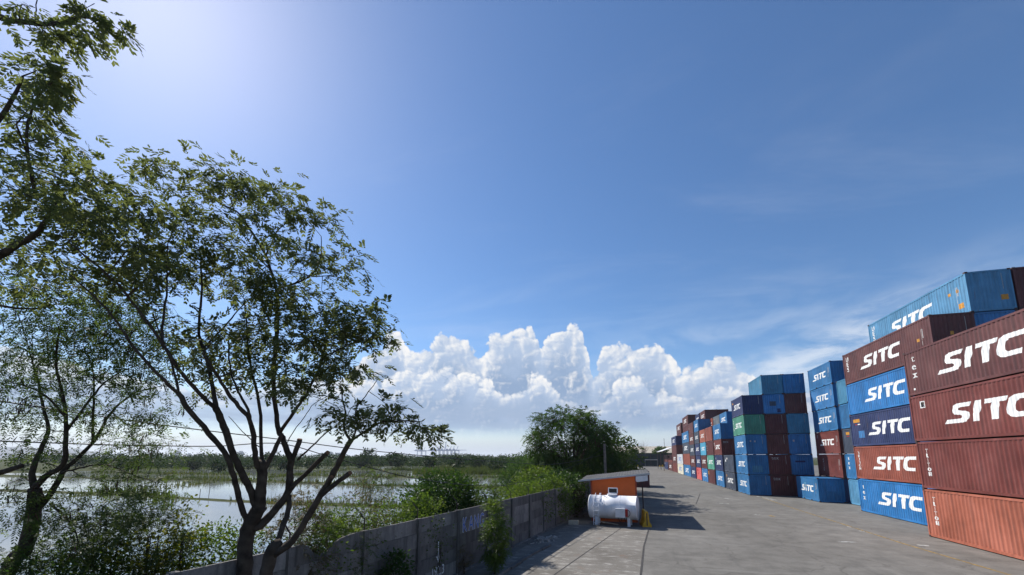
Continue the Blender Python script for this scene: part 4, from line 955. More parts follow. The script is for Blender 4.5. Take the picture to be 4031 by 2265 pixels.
T.limb('limb', [(1032, 1850, D0), (1030, 1790, D0+.2), (1020, 1590, D0+.4), (992, 1471, D0+.5), (978, 1393, D0+.6), (971, 1297, D0+.7), (962, 1180, D0+.8)], 0.046, 0.014, 7)
T.limb('limb', [(1040, 1850, D0), (1062, 1810, D0+.1), (1096, 1738, D0+.15), (1112, 1705, D0+.2)], 0.057, 0.040)
T.limb('limb', [(1005, 1985, D0), (985, 1925, D0-.1), (949, 1857, D0-.2), (917, 1784, D0-.3), (894, 1715, D0-.4), (868, 1648, D0-.5), (848, 1605, D0-.6)], 0.080, 0.064, 10)
T.limb('limb', [(850, 1610, D0-.6), (780, 1545, D0-.9), (702, 1451, D0-1.2), (643, 1358, D0-1.4), (560, 1244, D0-1.6), (482, 1140, D0-1.8), (363, 1031, D0-2.0), (270, 954, D0-2.1)], 0.047, 0.012, 8)
T.limb('limb', [(852, 1612, D0-.6), (832, 1500, D0-.3), (808, 1393, D0-.1), (784, 1321, D0+.1), (788, 1229, D0+.2), (796, 1122, D0+.4), (790, 1000, D0+.5)], 0.050, 0.016, 8)
T.limb('limb', [(800, 1370, D0), (880, 1290, D0+.4), (940, 1220, D0+.7), (1000, 1160, D0+.9)], 0.027, 0.010, 6)
T.limb('limb', [(640, 1355, D0-1.4), (640, 1265, D0-1.3), (658, 1135, D0-1.1), (655, 1060, D0-1.0), (660, 960, D0-.9)], 0.027, 0.010, 6)
T.limb('limb', [(985, 2060, D0), (966, 2035, D0-.1), (940, 1959, D0-.25), (922, 1876, D0-.4), (885, 1784, D0-.6), (821, 1706, D0-.8), (733, 1600, D0-1.1), (700, 1545, D0-1.2)], 0.067, 0.044, 9)
T.limb('limb', [(702, 1548, D0-1.2), (622, 1472, D0-1.5), (518, 1358, D0-1.7), (467, 1275, D0-1.8), (363, 1161, D0-2.0), (270, 1078, D0-2.2)], 0.034, 0.011, 7)
T.limb('limb', [(702, 1548, D0-1.2), (676, 1436, D0-1.1), (640, 1340, D0-1.0), (600, 1240, D0-.9)], 0.026, 0.010, 6)
T.limb('limb', [(1000, 2080, D0), (1037, 2058, D0+.1), (1106, 1981, D0+.2), (1136, 1931, D0+.3), (1142, 1839, D0+.4), (1148, 1812, D0+.4)], 0.095, 0.072, 10)
T.limb('limb', [(1147, 1820, D0+.4), (1124, 1760, D0+.4), (1110, 1715, D0+.4), (1100, 1706, D0+.4), (1088, 1635, D0+.5), (1077, 1539, D0+.6), (1078, 1442, D0+.7), (1087, 1345, D0+.8), (1092, 1200, D0+1.0), (1088, 1140, D0+1.1), (1064, 1060, D0+1.2), (1045, 1002, D0+1.3)], 0.067, 0.032, 9)
T.limb('limb', [(1046, 1005, D0+1.3), (977, 890, D0+1.2), (934, 837, D0+1.1), (871, 803, D0+1.0), (769, 750, D0+.8), (648, 692, D0+.6)], 0.030, 0.008, 6)
T.limb('limb', [(1046, 1005, D0+1.3), (1069, 958, D0+1.4), (1098, 905, D0+1.6), (1156, 866, D0+1.8), (1243, 856, D0+2.0)], 0.026, 0.008, 6)
T.limb('limb', [(1090, 1140, D0+1.1), (1181, 1108, D0+.8), (1239, 1069, D0+.6), (1263, 1011, D0+.5), (1264, 930, D0+.4)], 0.026, 0.008, 6)
T.limb('limb', [(1229, 1089, D0+.6), (1316, 1089, D0+.3), (1374, 1103, D0+.2)], 0.014, 0.006, 5)
T.limb('limb', [(1100, 1706, D0+.4), (1160, 1621, D0+.1), (1203, 1558, D0-.1), (1232, 1500, D0-.2), (1261, 1442, D0-.3), (1278, 1405, D0-.4), (1340, 1374, D0-.6), (1430, 1330, D0-.8)], 0.042, 0.011, 8)
T.limb('limb', [(1276, 1408, D0-.4), (1237, 1374, D0-.2), (1230, 1320, D0-.1)], 0.017, 0.008, 6)
T.limb('limb', [(1232, 1500, D0-.2), (1330, 1470, D0-.3), (1440, 1460, D0-.4)], 0.018, 0.006, 6)
T.limb('limb', [(1092, 1360, D0+.8), (1180, 1350, D0+.6), (1300, 1330, D0+.3), (1420, 1270, D0+.1), (1500, 1290, D0)], 0.024, 0.007, 6)
T.limb('sawn_limb', [(1146, 1815, D0+.4), (1160, 1790, D0+.45), (1180, 1730, D0+.5)], 0.057, 0.058, 10, cut=True)
T.limb('limb', [(1172, 1812, D0+.4), (1244, 1742, D0+.2), (1308, 1683, D0+.1)], 0.024, 0.011, 7)
T.limb('limb', [(1150, 1790, D0+.4), (1133, 1761, D0+.3), (1140, 1724, D0+.3), (1198, 1641, D0+.2), (1235, 1590, D0+.2), (1290, 1560, D0+.1)], 0.015, 0.006, 6)
T.limb('sawn_limb', [(1136, 1935, D0+.3), (1200, 1870, D0+.2), (1290, 1782, D0)], 0.055, 0.050, 10, cut=True)
T.limb('limb', [(1020, 1760, D0+.2), (955, 1700, D0), (900, 1640, D0-.1)], 0.012, 0.006, 5)
b1 = at(1046, 2320, D0-.5)
T.limb('trunk', [Vector((b1.x, b1.y, -.1)), (1042, 2320, D0-.5), (1052, 2230, D0-.5), (1076, 2160, D0-.5), (1106, 2140, D0-.45)], 0.144, 0.112, 11)
T.limb('limb', [(1072, 2170, D0-.5), (1106, 2096, D0-.2), (1133, 2014, D0+.1), (1139, 1950, D0+.3)], 0.065, 0.052, 9)
T.limb('limb', [(1080, 2185, D0-.5), (1152, 2129, D0-.6), (1202, 2050, D0-.7), (1262, 1949, D0-.8), (1308, 1876, D0-.9), (1345, 1798, D0-1.0), (1382, 1733, D0-1.1)], 0.076, 0.050, 10)
T.limb('sawn_limb', [(1266, 1950, D0-.8), (1320, 1905, D0-1.0), (1378, 1862, D0-1.2)], 0.047, 0.045, 9, cut=True)
T.limb('sawn_limb', [(1285, 1920, D0-.85), (1306, 1878, D0-1.1)], 0.038, 0.037, 9, cut=True)
T.limb('limb', [(1380, 1735, D0-1.1), (1356, 1690, D0-1.0), (1360, 1630, D0-.9), (1350, 1577, D0-.8), (1340, 1520, D0-.7)], 0.027, 0.010, 7)
T.limb('limb', [(1384, 1735, D0-1.1), (1406, 1674, D0-1.3), (1400, 1620, D0-1.4), (1440, 1560, D0-1.5), (1490, 1490, D0-1.6)], 0.023, 0.006, 6)
T.limb('limb', [(1384, 1735, D0-1.1), (1455, 1689, D0-1.2), (1498, 1664, D0-1.3), (1571, 1657, D0-1.4), (1655, 1660, D0-1.5)], 0.026, 0.010, 7)
T.limb('limb', [(1648, 1660, D0-1.5), (1660, 1684, D0-1.5), (1700, 1692, D0-1.55), (1740, 1688, D0-1.6)], 0.011, 0.006, 5)
T.limb('limb', [(1420, 1700, D0-1.2), (1480, 1706, D0-1.1), (1540, 1705, D0-1.0)], 0.011, 0.006, 5)
T.limb('limb', [(1150, 1545, D0), (1230, 1560, D0-.1), (1330, 1600, D0-.2)], 0.009, 0.006, 5)
FOL = [  # outline, cluster count, distance, depth spread, fronds per cluster, cluster radius (m)
 (sc([(372,395),(405,388),(440,415),(500,405),(540,420),(595,412),(640,470),(600,500),(520,500),(470,480),(420,500),(385,470)]), 26, D0+.5, .5, 11, .26),
 (sc([(600,430),(660,480),(735,465),(760,520),(790,508),(848,540),(838,590),(800,560),(745,545),(700,560),(640,540),(590,500)]), 24, D0+1.2, .5, 11, .26),
 (sc([(690,575),(760,580),(800,610),(845,620),(920,640),(918,700),(870,700),(800,715),(740,690),(700,650)]), 24, D0+.6, .5, 10, .25),
 (sc([(380,520),(560,520),(640,560),(690,640),(700,740),(560,760),(460,720),(380,640)]), 62, D0+.3, .8, 13, .30),
 (sc([(640,700),(760,700),(850,745),(800,800),(700,830),(620,820)]), 26, D0+.5, .6, 12, .28),
 (sc([(760,790),(850,775),(930,768),(965,790),(990,850),(960,870),(900,860),(840,880),(760,870)]), 34, D0-.2, .5, 13, .27),
 (sc([(560,800),(700,830),(800,860),(880,880),(925,935),(860,940),(780,930),(700,960),(600,950),(540,900)]), 46, D0+.1, .7, 12, .27),
 (sc([(800,900),(910,900),(920,950),(900,990),(800,990),(700,1000),(690,960)]), 20, D0-.4, .4, 10, .24),
 (sc([(440,780),(560,820),(600,950),(520,980),(450,930)]), 22, D0, .6, 11, .26),
 (sc([(790,1040),(860,1035),(920,1030),(990,1000),(1030,1030),(1040,1070),(980,1075),(900,1080),(830,1062)]), 24, D0-1.2, .25, 10, .19),
 (sc([(1000,1070),(1060,1068),(1122,1082),(1100,1096),(1040,1090)]), 9, D0-1.5, .1, 8, .14),
 (sc([(200,560),(380,560),(450,700),(430,800),(330,780),(240,700)]), 32, D0-1.0, .7, 13, .30),
 (sc([(150,420),(260,440),(360,470),(380,540),(300,600),(180,560)]), 26, D0-1.5, .7, 12, .28),
]
B, Dd = [], []
for poly, n, D, dj, fr, cr in FOL:
    for (x, y, d) in scatter(T.rs, poly, int(n*.95), D, dj, 20):
        c = at(x, y, d); T.connect(c)
        k = int(1.12*fr*T.rs.uniform(.5, 1.3)); off = T.rs.normal(0, 1, (k, 3))*np.array([cr, cr, cr*.55])*.68
        B.append(np.array(c)[None] + off); dr = rand_dirs(T.rs, k, .5)*.8 + off/cr*.6 + np.array([0, 0, -.12]); Dd.append(dr)
B = np.concatenate(B) - np.array(T.o); Dd = np.concatenate(Dd)
link('crown', frond_mesh('crown', B, Dd, T.rs, pairs=5, length=.25, leaf=.115, wid=.050, droop=.4), T.root, M['leaf_tree'])
T.finish_twigs()

# ---- tall tree at the left edge, its trunk outside the picture
D1 = 8.4
T = TreeB('rain_tree', (*(at(-420, 2150, D1).xy), -.3), 'tall leafy tree reaching in from the left edge and top left corner', seed=21)
tb = at(-420, 2150, D1)
T.limb('trunk', [Vector((tb.x, tb.y, -.5)), (-400, 1700, D1), (-340, 1400, D1), (-260, 1150, D1)], .24, .16, 11)
T.limb('limb', [(-260, 1150, D1), (-120, 1060, D1-.2), (0, 1005, D1-.3), (78, 959, D1-.4), (155, 912, D1-.5), (215, 800, D1-.6), (230, 700, D1-.6)], .10, .02, 8)
T.limb('limb', [(-260, 1150, D1), (-220, 900, D1), (-120, 640, D1), (20, 440, D1-.1), (90, 300, D1-.1)], .11, .02, 8)
T.limb('limb', [(140, 760, D1-.6), (105, 560, D1-.4), (130, 420, D1-.2), (185, 340, D1-.2), (235, 290, D1)], .035, .010, 6)
T.limb('limb', [(-220, 900, D1), (-200, 500, D1-.5), (-180, 200, D1-.8), (-60, 70, D1-1.0), (80, 88, D1-1.1), (200, 95, D1-1.2), (320, 70, D1-1.3), (430, 90, D1-1.4)], .09, .010, 7)
T.limb('limb', [(140, 92, D1-1.15), (142, 20, D1-1.2), (150, -60, D1-1.2)], .012, .006, 5)
T.limb('limb', [(-200, 1100, D1), (0, 1200, D1+.3), (130, 1215, D1+.5), (250, 1190, D1+.7)], .04, .01, 6)
FOL = [(sc([(0,0),(60,0),(130,0),(110,60),(60,100),(0,90)]), 7, D1-1.1, .2, 9, .10),
 (sc([(150,0),(280,0),(270,30),(200,30)]), 4, D1-1.2, .2, 9, .10),
 (sc([(200,45),(290,38),(330,85),(300,100),(240,105),(190,90)]), 11, D1-1.3, .15, 11, .10),
 (sc([(90,80),(165,80),(170,112),(110,105)]), 6, D1-1.2, .15, 12, .09),
 (sc([(80,145),(150,140),(205,230),(195,270),(150,240),(110,210)]), 15, D1-.1, .2, 14, .13),
 (sc([(20,180),(80,165),(130,220),(160,330),(120,400),(50,420),(0,400),(0,230)]), 30, D1-.3, .4, 12, .17),
 (sc([(0,370),(110,360),(180,350),(215,360),(280,385),(280,440),(200,500),(100,520),(0,520)]), 34, D1-.3, .6, 12, .22),
 (sc([(0,500),(170,480),(280,500),(260,620),(150,660),(60,640),(0,600)]), 34, D1-.1, .6, 12, .22),
 (sc([(0,600),(140,640),(230,700),(220,770),(120,760),(0,720)]), 26, D1+.4, .6, 12, .24)]
B, Dd = [], []
for poly, n, D, dj, fr, cr in FOL:
    for (x, y, d) in scatter(T.rs, poly, int(n*.78), D, dj, 22):
        c = at(x, y, d); T.connect(c)
        k = int(.72*fr*T.rs.uniform(.6, 1.3)); off = T.rs.normal(0, 1, (k, 3))*np.array([cr, cr, cr*.6])*.8
        B.append(np.array(c)[None] + off); Dd.append(rand_dirs(T.rs, k, .5)*.8 + off/cr*.6 + np.array([0, 0, -.2]))
B = np.concatenate(B) - np.array(T.o); Dd = np.concatenate(Dd)
link('crown', frond_mesh('crown', B, Dd, T.rs, pairs=5, length=.22, leaf=.115, wid=.050, droop=.5), T.root, M['leaf_tree'])
T.finish_twigs()

# ---- feathery tree with brown pods at the left, on the marsh side
D2 = 10.2
tb = at(20, 2300, D2)
T = TreeB('leucaena_tree', (tb.x, tb.y, -.7), 'feathery tree with hanging brown pods at the left in front of the water', seed=31)
T.limb('trunk', [Vector((tb.x-.5, tb.y, -.8)), (30, 2256, D2), (90, 2172, D2), (122, 2082, D2), (137, 1976, D2), (138, 1923, D2)], .17, .13, 10)
T.limb('limb', [(138, 1930, D2), (127, 1870, D2), (143, 1807, D2+.1), (174, 1743, D2+.2), (190, 1685, D2+.3), (170, 1600, D2+.4), (150, 1500, D2+.5), (120, 1400, D2+.5)], .075, .015, 8)
T.limb('limb', [(140, 1920, D2), (185, 1870, D2-.2), (249, 1828, D2-.3), (259, 1738, D2-.4), (259, 1632, D2-.4), (240, 1526, D2-.5), (220, 1420, D2-.6), (235, 1300, D2-.6)], .075, .015, 8)
T.limb('limb', [(140, 1990, D2), (164, 1990, D2+.1), (222, 1907, D2+.3), (249, 1854, D2+.4), (296, 1812, D2+.6), (365, 1743, D2+.8), (402, 1685, D2+.9), (439, 1622, D2+1.0), (513, 1558, D2+1.1), (576, 1532, D2+1.1), (650, 1520, D2+1.0)], .080, .010, 8)
T.limb('limb', [(365, 1743, D2+.8), (365, 1640, D2+.6), (370, 1540, D2+.5), (365, 1450, D2+.4), (330, 1370, D2+.4)], .035, .010, 6)
T.limb('limb', [(259, 1700, D2-.4), (320, 1620, D2-.2), (390, 1530, D2), (450, 1480, D2+.2), (530, 1440, D2+.4)], .035, .010, 6)
T.limb('limb', [(259, 1640, D2-.4), (180, 1560, D2-.6), (100, 1520, D2-.7), (20, 1500, D2-.8)], .028, .008, 6)
T.limb('limb', [(200, 1985, D2), (250, 2030, D2-.3), (300, 2100, D2-.4), (305, 2150, D2-.4)], .03, .010, 6)
T.limb('limb', [(250, 1860, D2+.3), (330, 1840, D2+.2), (420, 1830, D2), (520, 1870, D2-.1), (620, 1900, D2-.2)], .026, .007, 6)
T.limb('limb', [(439, 1622, D2+1), (520, 1680, D2+1.1), (600, 1650, D2+1.2)], .02, .007, 5)
FOL = [(sc([(0,720),(130,720),(260,730),(360,760),(430,800),(440,900),(330,900),(200,880),(80,860),(0,840)]), 70, D2, .7, 12, .30),
 (sc([(0,840),(160,860),(330,890),(420,910),(460,960),(400,1000),(300,960),(150,960),(0,950)]), 46, D2+.2, .7, 10, .30),
 (sc([(0,960),(140,970),(300,980),(420,1020),(480,1010),(420,1080),(330,1060),(200,1050),(0,1060)]), 36, D2+.2, .6, 9, .28),
 (sc([(0,1080),(130,1080),(140,1150),(0,1150)]), 9, D2, .5, 8, .28),
 (sc([(250,1090),(400,1080),(430,1130),(330,1150),(250,1130)]), 14, D2+.5, .5, 8, .26),
 (sc([(200,1150),(330,1170),(440,1200),(430,1260),(330,1250),(220,1220)]), 16, D2-.1, .5, 9, .26),
 (sc([(0,1190),(120,1200),(200,1280),(160,1330),(60,1300),(0,1280)]), 18, D2-.3, .5, 9, .26),
 (sc([(180,1260),(330,1270),(340,1330),(250,1400),(180,1380)]), 24, D2-.2, .5, 10, .28)]
B, Dd, PV = [], [], MB()
for gi, (poly, n, D, dj, fr, cr) in enumerate(FOL):
    for (x, y, d) in scatter(T.rs, poly, n, D, dj, 15):
        c = at(x, y, d); T.connect(c, .008, 2.5)
        k = int(1.45*fr*T.rs.uniform(.7, 1.3)); off = T.rs.normal(0, 1, (k, 3))*np.array([cr, cr, cr*.6])
        B.append(np.array(c)[None] + off); Dd.append(rand_dirs(T.rs, k, .4)*.9 + off/cr*.4 + np.array([0, 0, -.15]))
        if T.rs.random() < .42:                                   # a bunch of pods
            for q in range(int(T.rs.integers(4, 9))):
                p = c + Vector(T.rs.normal(0, .07, 3)) - T.o; L = T.rs.uniform(.14, .26); e = Vector((T.rs.normal(0, .05), T.rs.normal(0, .05), -L))
                w = Vector((T.rs.normal(0, 1), T.rs.normal(0, 1), 0)).normalized()*.013
                PV.poly([p-w*.4, p+w*.4, p+e*.5+w, p+e, p+e*.5-w])
B = np.concatenate(B) - np.array(T.o); Dd = np.concatenate(Dd)
link('crown', frond_mesh('crown', B, Dd, T.rs, pairs=7, length=.30, leaf=.10, wid=.032, droop=.5, spread=1.1), T.root, M['leaf_fine'])
tag(PV.build('seed_pods', M['pod'], T.root), kind='stuff'); T.finish_twigs()
# a sawn stump of branch poking in at the left edge
o = MB().tube([at(-60, 1878, 8.8), at(20, 1856, 8.8), at(86, 1834, 8.7)], [.06, .055, .045], 8).build('broken_branch', M['bark'], None, True); tag(o, 'dark broken branch stub poking in at the left edge', 'branch')

# ---- generic crown built from leafy clumps round a branching skeleton
def bushy(name, base, label, cat, group, seed, height, rad, mat, n_cl, fr, cr, leafkw, trunk_r=.12, lean=(0, 0), low=.25, kind='frond', pods=0, stems=1, flat=1.0, bark='bark'):
    T = TreeB(name, base, label, cat, group, seed); o = Vector(base); rs = T.rs
    ctr = o + Vector((lean[0], lean[1], height*(low + (1-low)*.55)))
    for s_ in range(stems):
        a = rs.uniform(0, 6.28); st = o + Vector((math.cos(a), math.sin(a), 0))*(.35*rad*(0.3 if stems > 1 else 0))
        tip = ctr + Vector((rs.normal(0, rad*.15), rs.normal(0, rad*.15), height*.1))
        T.limb('trunk' if stems == 1 else 'stem', [st, st.lerp(tip, .4) + Vector((rs.normal(0, .05)*rad, rs.normal(0, .05)*rad, 0)), tip], trunk_r, trunk_r*.45, 8, bark)
    nl = 7 if trunk_r > .06 else 3
    for i in range(nl):
        a = 6.28*i/nl + rs.uniform(-.4, .4); z0 = rs.uniform(.25, .6); p0 = o.lerp(ctr, z0); e = ctr + Vector((math.cos(a)*rad*rs.uniform(.5, .8), math.sin(a)*rad*rs.uniform(.5, .8), height*(1-low)*rs.uniform(-.15, .35)))
        T.limb('limb', [p0, p0.lerp(e, .5) + Vector((0, 0, .06*height)), e], trunk_r*.5, trunk_r*.12, 6, bark)
    if cat == 'shrub': n_cl = int(n_cl*1.2); fr = fr*2.3
    B, Dd, PV = [], [], MB()
    hz = height*(1-low)*.5
    for i in range(n_cl):
        v = rs.normal(0, 1, 3); v /= np.linalg.norm(v); v *= rs.uniform(.35, 1.0)**.5*(0.82+.36*vnoise(np.array(v[0]*3+seed), np.array(v[2]*3+v[1]), 1.0, seed))
        c = ctr + Vector((v[0]*rad, v[1]*rad, v[2]*hz*flat)); T.connect(c, .01*max(1, trunk_r*6), rad*.6)
        k = max(2, int(fr*rs.uniform(.6, 1.3))); off = rs.normal(0, 1, (k, 3))*np.array([cr, cr, cr*.6])
        B.append(np.array(c)[None] + off); Dd.append(rand_dirs(rs, k, .6)*.8 + v[None]*.5 + off/cr*.4 + np.array([0, 0, -.1]))
        if pods and rs.random() < pods and v[2] > -.2:
            for q in range(6):
                p = c + Vector(rs.normal(0, cr*.6, 3)) - T.o; L = rs.uniform(.2, .45); w = Vector((rs.normal(0, 1), rs.normal(0, 1), 0)).normalized()*.05
                PV.poly([p-w*.4, p+w*.4, p+Vector((0, 0, -L*.5))+w, p+Vector((0, 0, -L)), p+Vector((0, 0, -L*.5))-w])
    B = np.concatenate(B) - np.array(T.o); Dd = np.concatenate(Dd)
    me = frond_mesh('crown', B, Dd, rs, **leafkw) if kind == 'frond' else leaf_mesh('crown', B, Dd, rs, **leafkw)
    link('crown' if cat == 'tree' else 'foliage', me, T.root, M[mat])
    if PV.f: tag(PV.build('seed_pods', M['pod'], T.root), kind='stuff')
    if T.twigs.f: T.finish_twigs()
    return T.root
def gz(x, y): return float(terrain(np.array(float(x)), np.array(float(y))))
# mid distance trees behind the wall and shed
p = at(2255, 1880, 47); bushy('leucaena_tree', (p.x, p.y, -.3), 'broad green tree with brown pods behind the wall, left of the pole', 'tree', None, 41, 10.4, 4.9, 'leaf_mid', 430, 15, .36, dict(pairs=4, length=.5, leaf=.26, wid=.10, droop=.5), .26, low=.22, pods=.35)
p = at(2150, 1885, 50); bushy('leucaena_tree', (p.x, p.y, -.3), 'lower green tree on the left flank of the broad podded tree', 'tree', None, 42, 5.6, 2.9, 'leaf_mid', 130, 14, .34, dict(pairs=4, length=.5, leaf=.24, wid=.10, droop=.5), .12, low=.12, pods=.2)
p = at(2350, 1860, 52); bushy('leucaena_tree', (p.x, p.y, -.2), 'dark green tree crown directly behind the utility pole', 'tree', None, 43, 8.8, 3.0, 'leaf_mid', 190, 14, .36, dict(pairs=4, length=.5, leaf=.26, wid=.10, droop=.5), .16, low=.15, pods=.25)
p = at(2440, 1852, 58); bushy('broadleaf_tree', (p.x, p.y, 0), 'broad-leaved tree right of the utility pole with ragged top', 'tree', None, 44, 7.6, 2.8, 'leaf_broad', 240, 13, .36, dict(size=.38, wid=.6), .16, low=.05, kind='leaf')
p = at(2400, 1850, 62); bushy('broadleaf_tree', (p.x, p.y, 0), 'shaded broad-leaved tree between pole and lane, low and dense', 'tree', None, 45, 5.0, 3.2, 'leaf_broad', 160, 13, .38, dict(size=.38, wid=.6), .14, low=.02, kind='leaf')
# far trees at the end of the yard
p = at(2535, 1838, 245); T_ = TreeB('bare_tree', (p.x, p.y, 0), 'bare grey-brown tree in front of the pale warehouse roof', 'tree', None, 51)
T_.limb('trunk', [Vector((p.x, p.y, 0)), Vector((p.x+.3, p.y, 7.0))], .35, .25, 8, 'pole')
for i in range(16):
    a = T_.r.uniform(0, 6.28); e = Vector((p.x+math.cos(a)*T_.r.uniform(1.5, 3.8), p.y+math.sin(a)*2.5, T_.r.uniform(8.5, 14.5))); T_.limb('limb', [Vector((p.x+.2, p.y, T_.r.uniform(4, 7))), (Vector((p.x, p.y, 7))+e)/2 + Vector((math.cos(a)*.6, 0, .5)), e], .13, .03, 5, 'pole')
B = np.array([[p.x+T_.rs.normal(0, 2.1), p.y+T_.rs.normal(0, 1.5), 10.6+T_.rs.normal(0, 1.9)] for _ in range(700)]) - np.array(T_.o)
link('crown', leaf_mesh('crown', B, rand_dirs(T_.rs, 700), T_.rs, size=.55, wid=.12), T_.root, M['dry'])
p = at(2602, 1838, 243); bushy('broadleaf_tree', (p.x, p.y, 0), 'small round green tree in front of the warehouse roof by the far row', 'tree', None, 52, 10.6, 3.9, 'leaf_mid', 150, 10, .6, dict(size=.8, wid=.6), .25, low=.45, kind='leaf')
for i, (x, D, h) in enumerate([(2470, 200, 8), (2490, 228, 9), (2512, 232, 7)]):
    p = at(x, 1838, D); bushy('broadleaf_tree', (p.x, p.y, 0), ['dark tree at the left side of the lane before the far wall', 'dark tree left of the bare tree at the yard end', 'low dark tree directly below the bare tree'][i], 'tree', 'trees at the yard end', 60+i, h, 4.0, 'leaf_far', 110, 10, .6, dict(size=.8, wid=.6), .2, low=.05, kind='leaf')
# ================================================================== SHRUBS, REEDS AND MARSH
def shrub(px, py, D, h, rad, mat, label, seed, n=60, fr=10, leaf=dict(size=.10, wid=.55), kind='leaf', name='shrub', z=None, stems=4, low=.02, cr=None, grp='shrubs behind the wall'):
    p = at(px, py, D); zz = gz(p.x, p.y) if z is None else z; h = p.z - zz
    return bushy(name, (p.x, p.y, zz), label, 'shrub', grp, seed, h, rad, mat, n, fr, cr or rad*.17, leaf, .025, low=low, kind=kind, stems=stems)
FR = dict(pairs=6, length=.26, leaf=.075, wid=.028, droop=.4)
shrub(1748, 1882, 23.5, 0, 2.0, 'leaf_mid', 'dense rounded dark green bush behind the wall in the middle', 101, 460, 15, dict(size=.17, wid=.55))
shrub(1640, 1958, 17.0, 0, 1.07, 'leaf_bush', 'bright yellow-green bush left of the dense rounded bush', 102, 187, 12, dict(size=.11, wid=.5))
shrub(1925, 1862, 22, 0, 0.59, 'leaf_bush', 'slender light green sapling right of the rounded bush', 104, 68, 7, FR, 'frond')
shrub(2080, 1900, 29, 0, 1.54, 'leaf_bush', 'bright green shrub topping the wall left of the shed', 106, 187, 11, dict(size=.16, wid=.5))
shrub(2160, 1880, 32, 0, 1.64, 'leaf_bush', 'leafy green shrub above the wall next to the shed', 107, 204, 11, dict(size=.17, wid=.5))
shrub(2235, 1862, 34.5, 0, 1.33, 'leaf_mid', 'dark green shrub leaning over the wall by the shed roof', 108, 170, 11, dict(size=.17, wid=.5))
shrub(2290, 1835, 44, 0, 2.05, 'leaf_bush', 'light green shrub between shed roof and podded tree', 109, 204, 11, dict(size=.2, wid=.5))
shrub(2120, 1838, 43, 0, 2.25, 'leaf_bush', 'wide light green shrub below the podded tree', 110, 238, 11, dict(size=.2, wid=.5))
shrub(2040, 1830, 55, 0, 2.46, 'leaf_mid', 'wide green shrub at the water edge left of the podded tree', 111, 204, 11, dict(size=.24, wid=.5))
shrub(2110, 1795, 90, 0, 5.12, 'leaf_mid', 'rounded green tree-like shrub at the left of the podded tree', 112, 255, 10, dict(size=.45, wid=.5))
shrub(1330, 1985, 13.5, 0, 1.28, 'leaf_bush', 'sparse light green shrub behind the broken wall top', 113, 119, 8, FR, 'frond')
shrub(1440, 1905, 14.8, 0, 1.02, 'dry', 'dry brownish shrub behind the wall left of centre', 114, 102, 9, dict(size=.10, wid=.4))
shrub(1530, 1968, 15.8, 0, 1.02, 'leaf_bush', 'green shrub behind the wall right of the dry one', 115, 119, 10, dict(size=.10, wid=.5))
shrub(1485, 1830, 20, 0, 0.81, 'leaf_fine', 'tall thin feathery sapling standing in the water behind the dry shrub', 116, 85, 6, FR, 'frond')
shrub(1250, 1985, 12.0, 0, 0.92, 'leaf_bush', 'green shrub behind the wall between the trunk and the broken top', 117, 102, 9, dict(size=.09, wid=.5))
shrub(1180, 1930, 11.8, 0, 0.82, 'dry', 'thin dry shrub seen right beside the big trunk', 118, 68, 8, FR, 'frond')
shrub(900, 2045, 11.5, 0, 1.13, 'leaf_bush', 'yellow-green shrub left of the big trunk behind the wall', 119, 153, 10, dict(size=.09, wid=.5))
shrub(800, 2085, 11.2, 0, 1.02, 'leaf_bush', 'low green shrub behind the wall further left of the trunk', 120, 136, 10, dict(size=.09, wid=.5))
shrub(690, 2090, 10.8, 0, 0.92, 'leaf_yellow', 'shrub with yellow leaves above the left end of the wall', 121, 66, 6, dict(size=.11, wid=.7))
shrub(560, 2065, 10.5, 0, 1.02, 'leaf_yellow', 'yellow-leaved shrub at the bottom left near the wall end', 122, 60, 6, dict(size=.11, wid=.7))
shrub(400, 2120, 10.0, 0, 1.13, 'leaf_bush', 'leafy green shrub at the bottom left between trees', 123, 90, 7, dict(size=.10, wid=.5))
shrub(230, 2130, 10.4, 0, 1.13, 'leaf_fine', 'dark feathery shrub beside the feathery tree trunk', 124, 136, 8, FR, 'frond')
shrub(640, 1990, 10.6, 0, 0.72, 'leaf_fine', 'thin open shrub with bare reddish stems left of the big trunk', 125, 61, 5, FR, 'frond', low=.35)
shrub(480, 1990, 10.8, 0, 0.72, 'leaf_fine', 'feathery open shrub before the water at the lower left', 126, 68, 5, FR, 'frond', low=.3)
shrub(740, 1990, 10.9, 0, 0.54, 'leaf_yellow', 'sparse twiggy shrub with few yellow leaves beside the trunk', 127, 44, 4, dict(size=.09, wid=.7), low=.35)
shrub(150, 2200, 9.6, 0, 0.95, 'leaf_mid', 'dark shrub at the bottom left corner', 128, 80, 8, dict(size=.10, wid=.5))
shrub(330, 2195, 9.8, 0, 0.90, 'leaf_mid', 'dark green shrub along the bottom edge right of the corner one', 129, 80, 8, dict(size=.10, wid=.5))
shrub(500, 2170, 10.2, 0, 0.9, 'leaf_bush', 'leafy yellow-green shrub along the bottom edge near the wall end', 130, 90, 8, dict(size=.10, wid=.5))
shrub(1000, 2090, 11.5, 0, 0.82, 'leaf_bush', 'leafy shrub seen between the two big trunks', 131, 110, 10, dict(size=.09, wid=.5))
shrub(1400, 2020, 14.4, 0, 1.15, 'leaf_bush', 'mixed green shrub behind the wall right of the broken top', 132, 130, 10, dict(size=.11, wid=.5))
shrub(2020, 1905, 34, 0, 1.80, 'leaf_bush', 'wide low shrub at the water behind the sapling', 135, 140, 10, dict(size=.17, wid=.5))
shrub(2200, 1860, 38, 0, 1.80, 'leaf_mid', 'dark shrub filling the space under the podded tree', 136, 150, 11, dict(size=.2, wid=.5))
shrub(2330, 1855, 46, 0, 1.64, 'leaf_mid', 'dark shrub at the foot of the utility pole', 137, 130, 11, dict(size=.2, wid=.5))
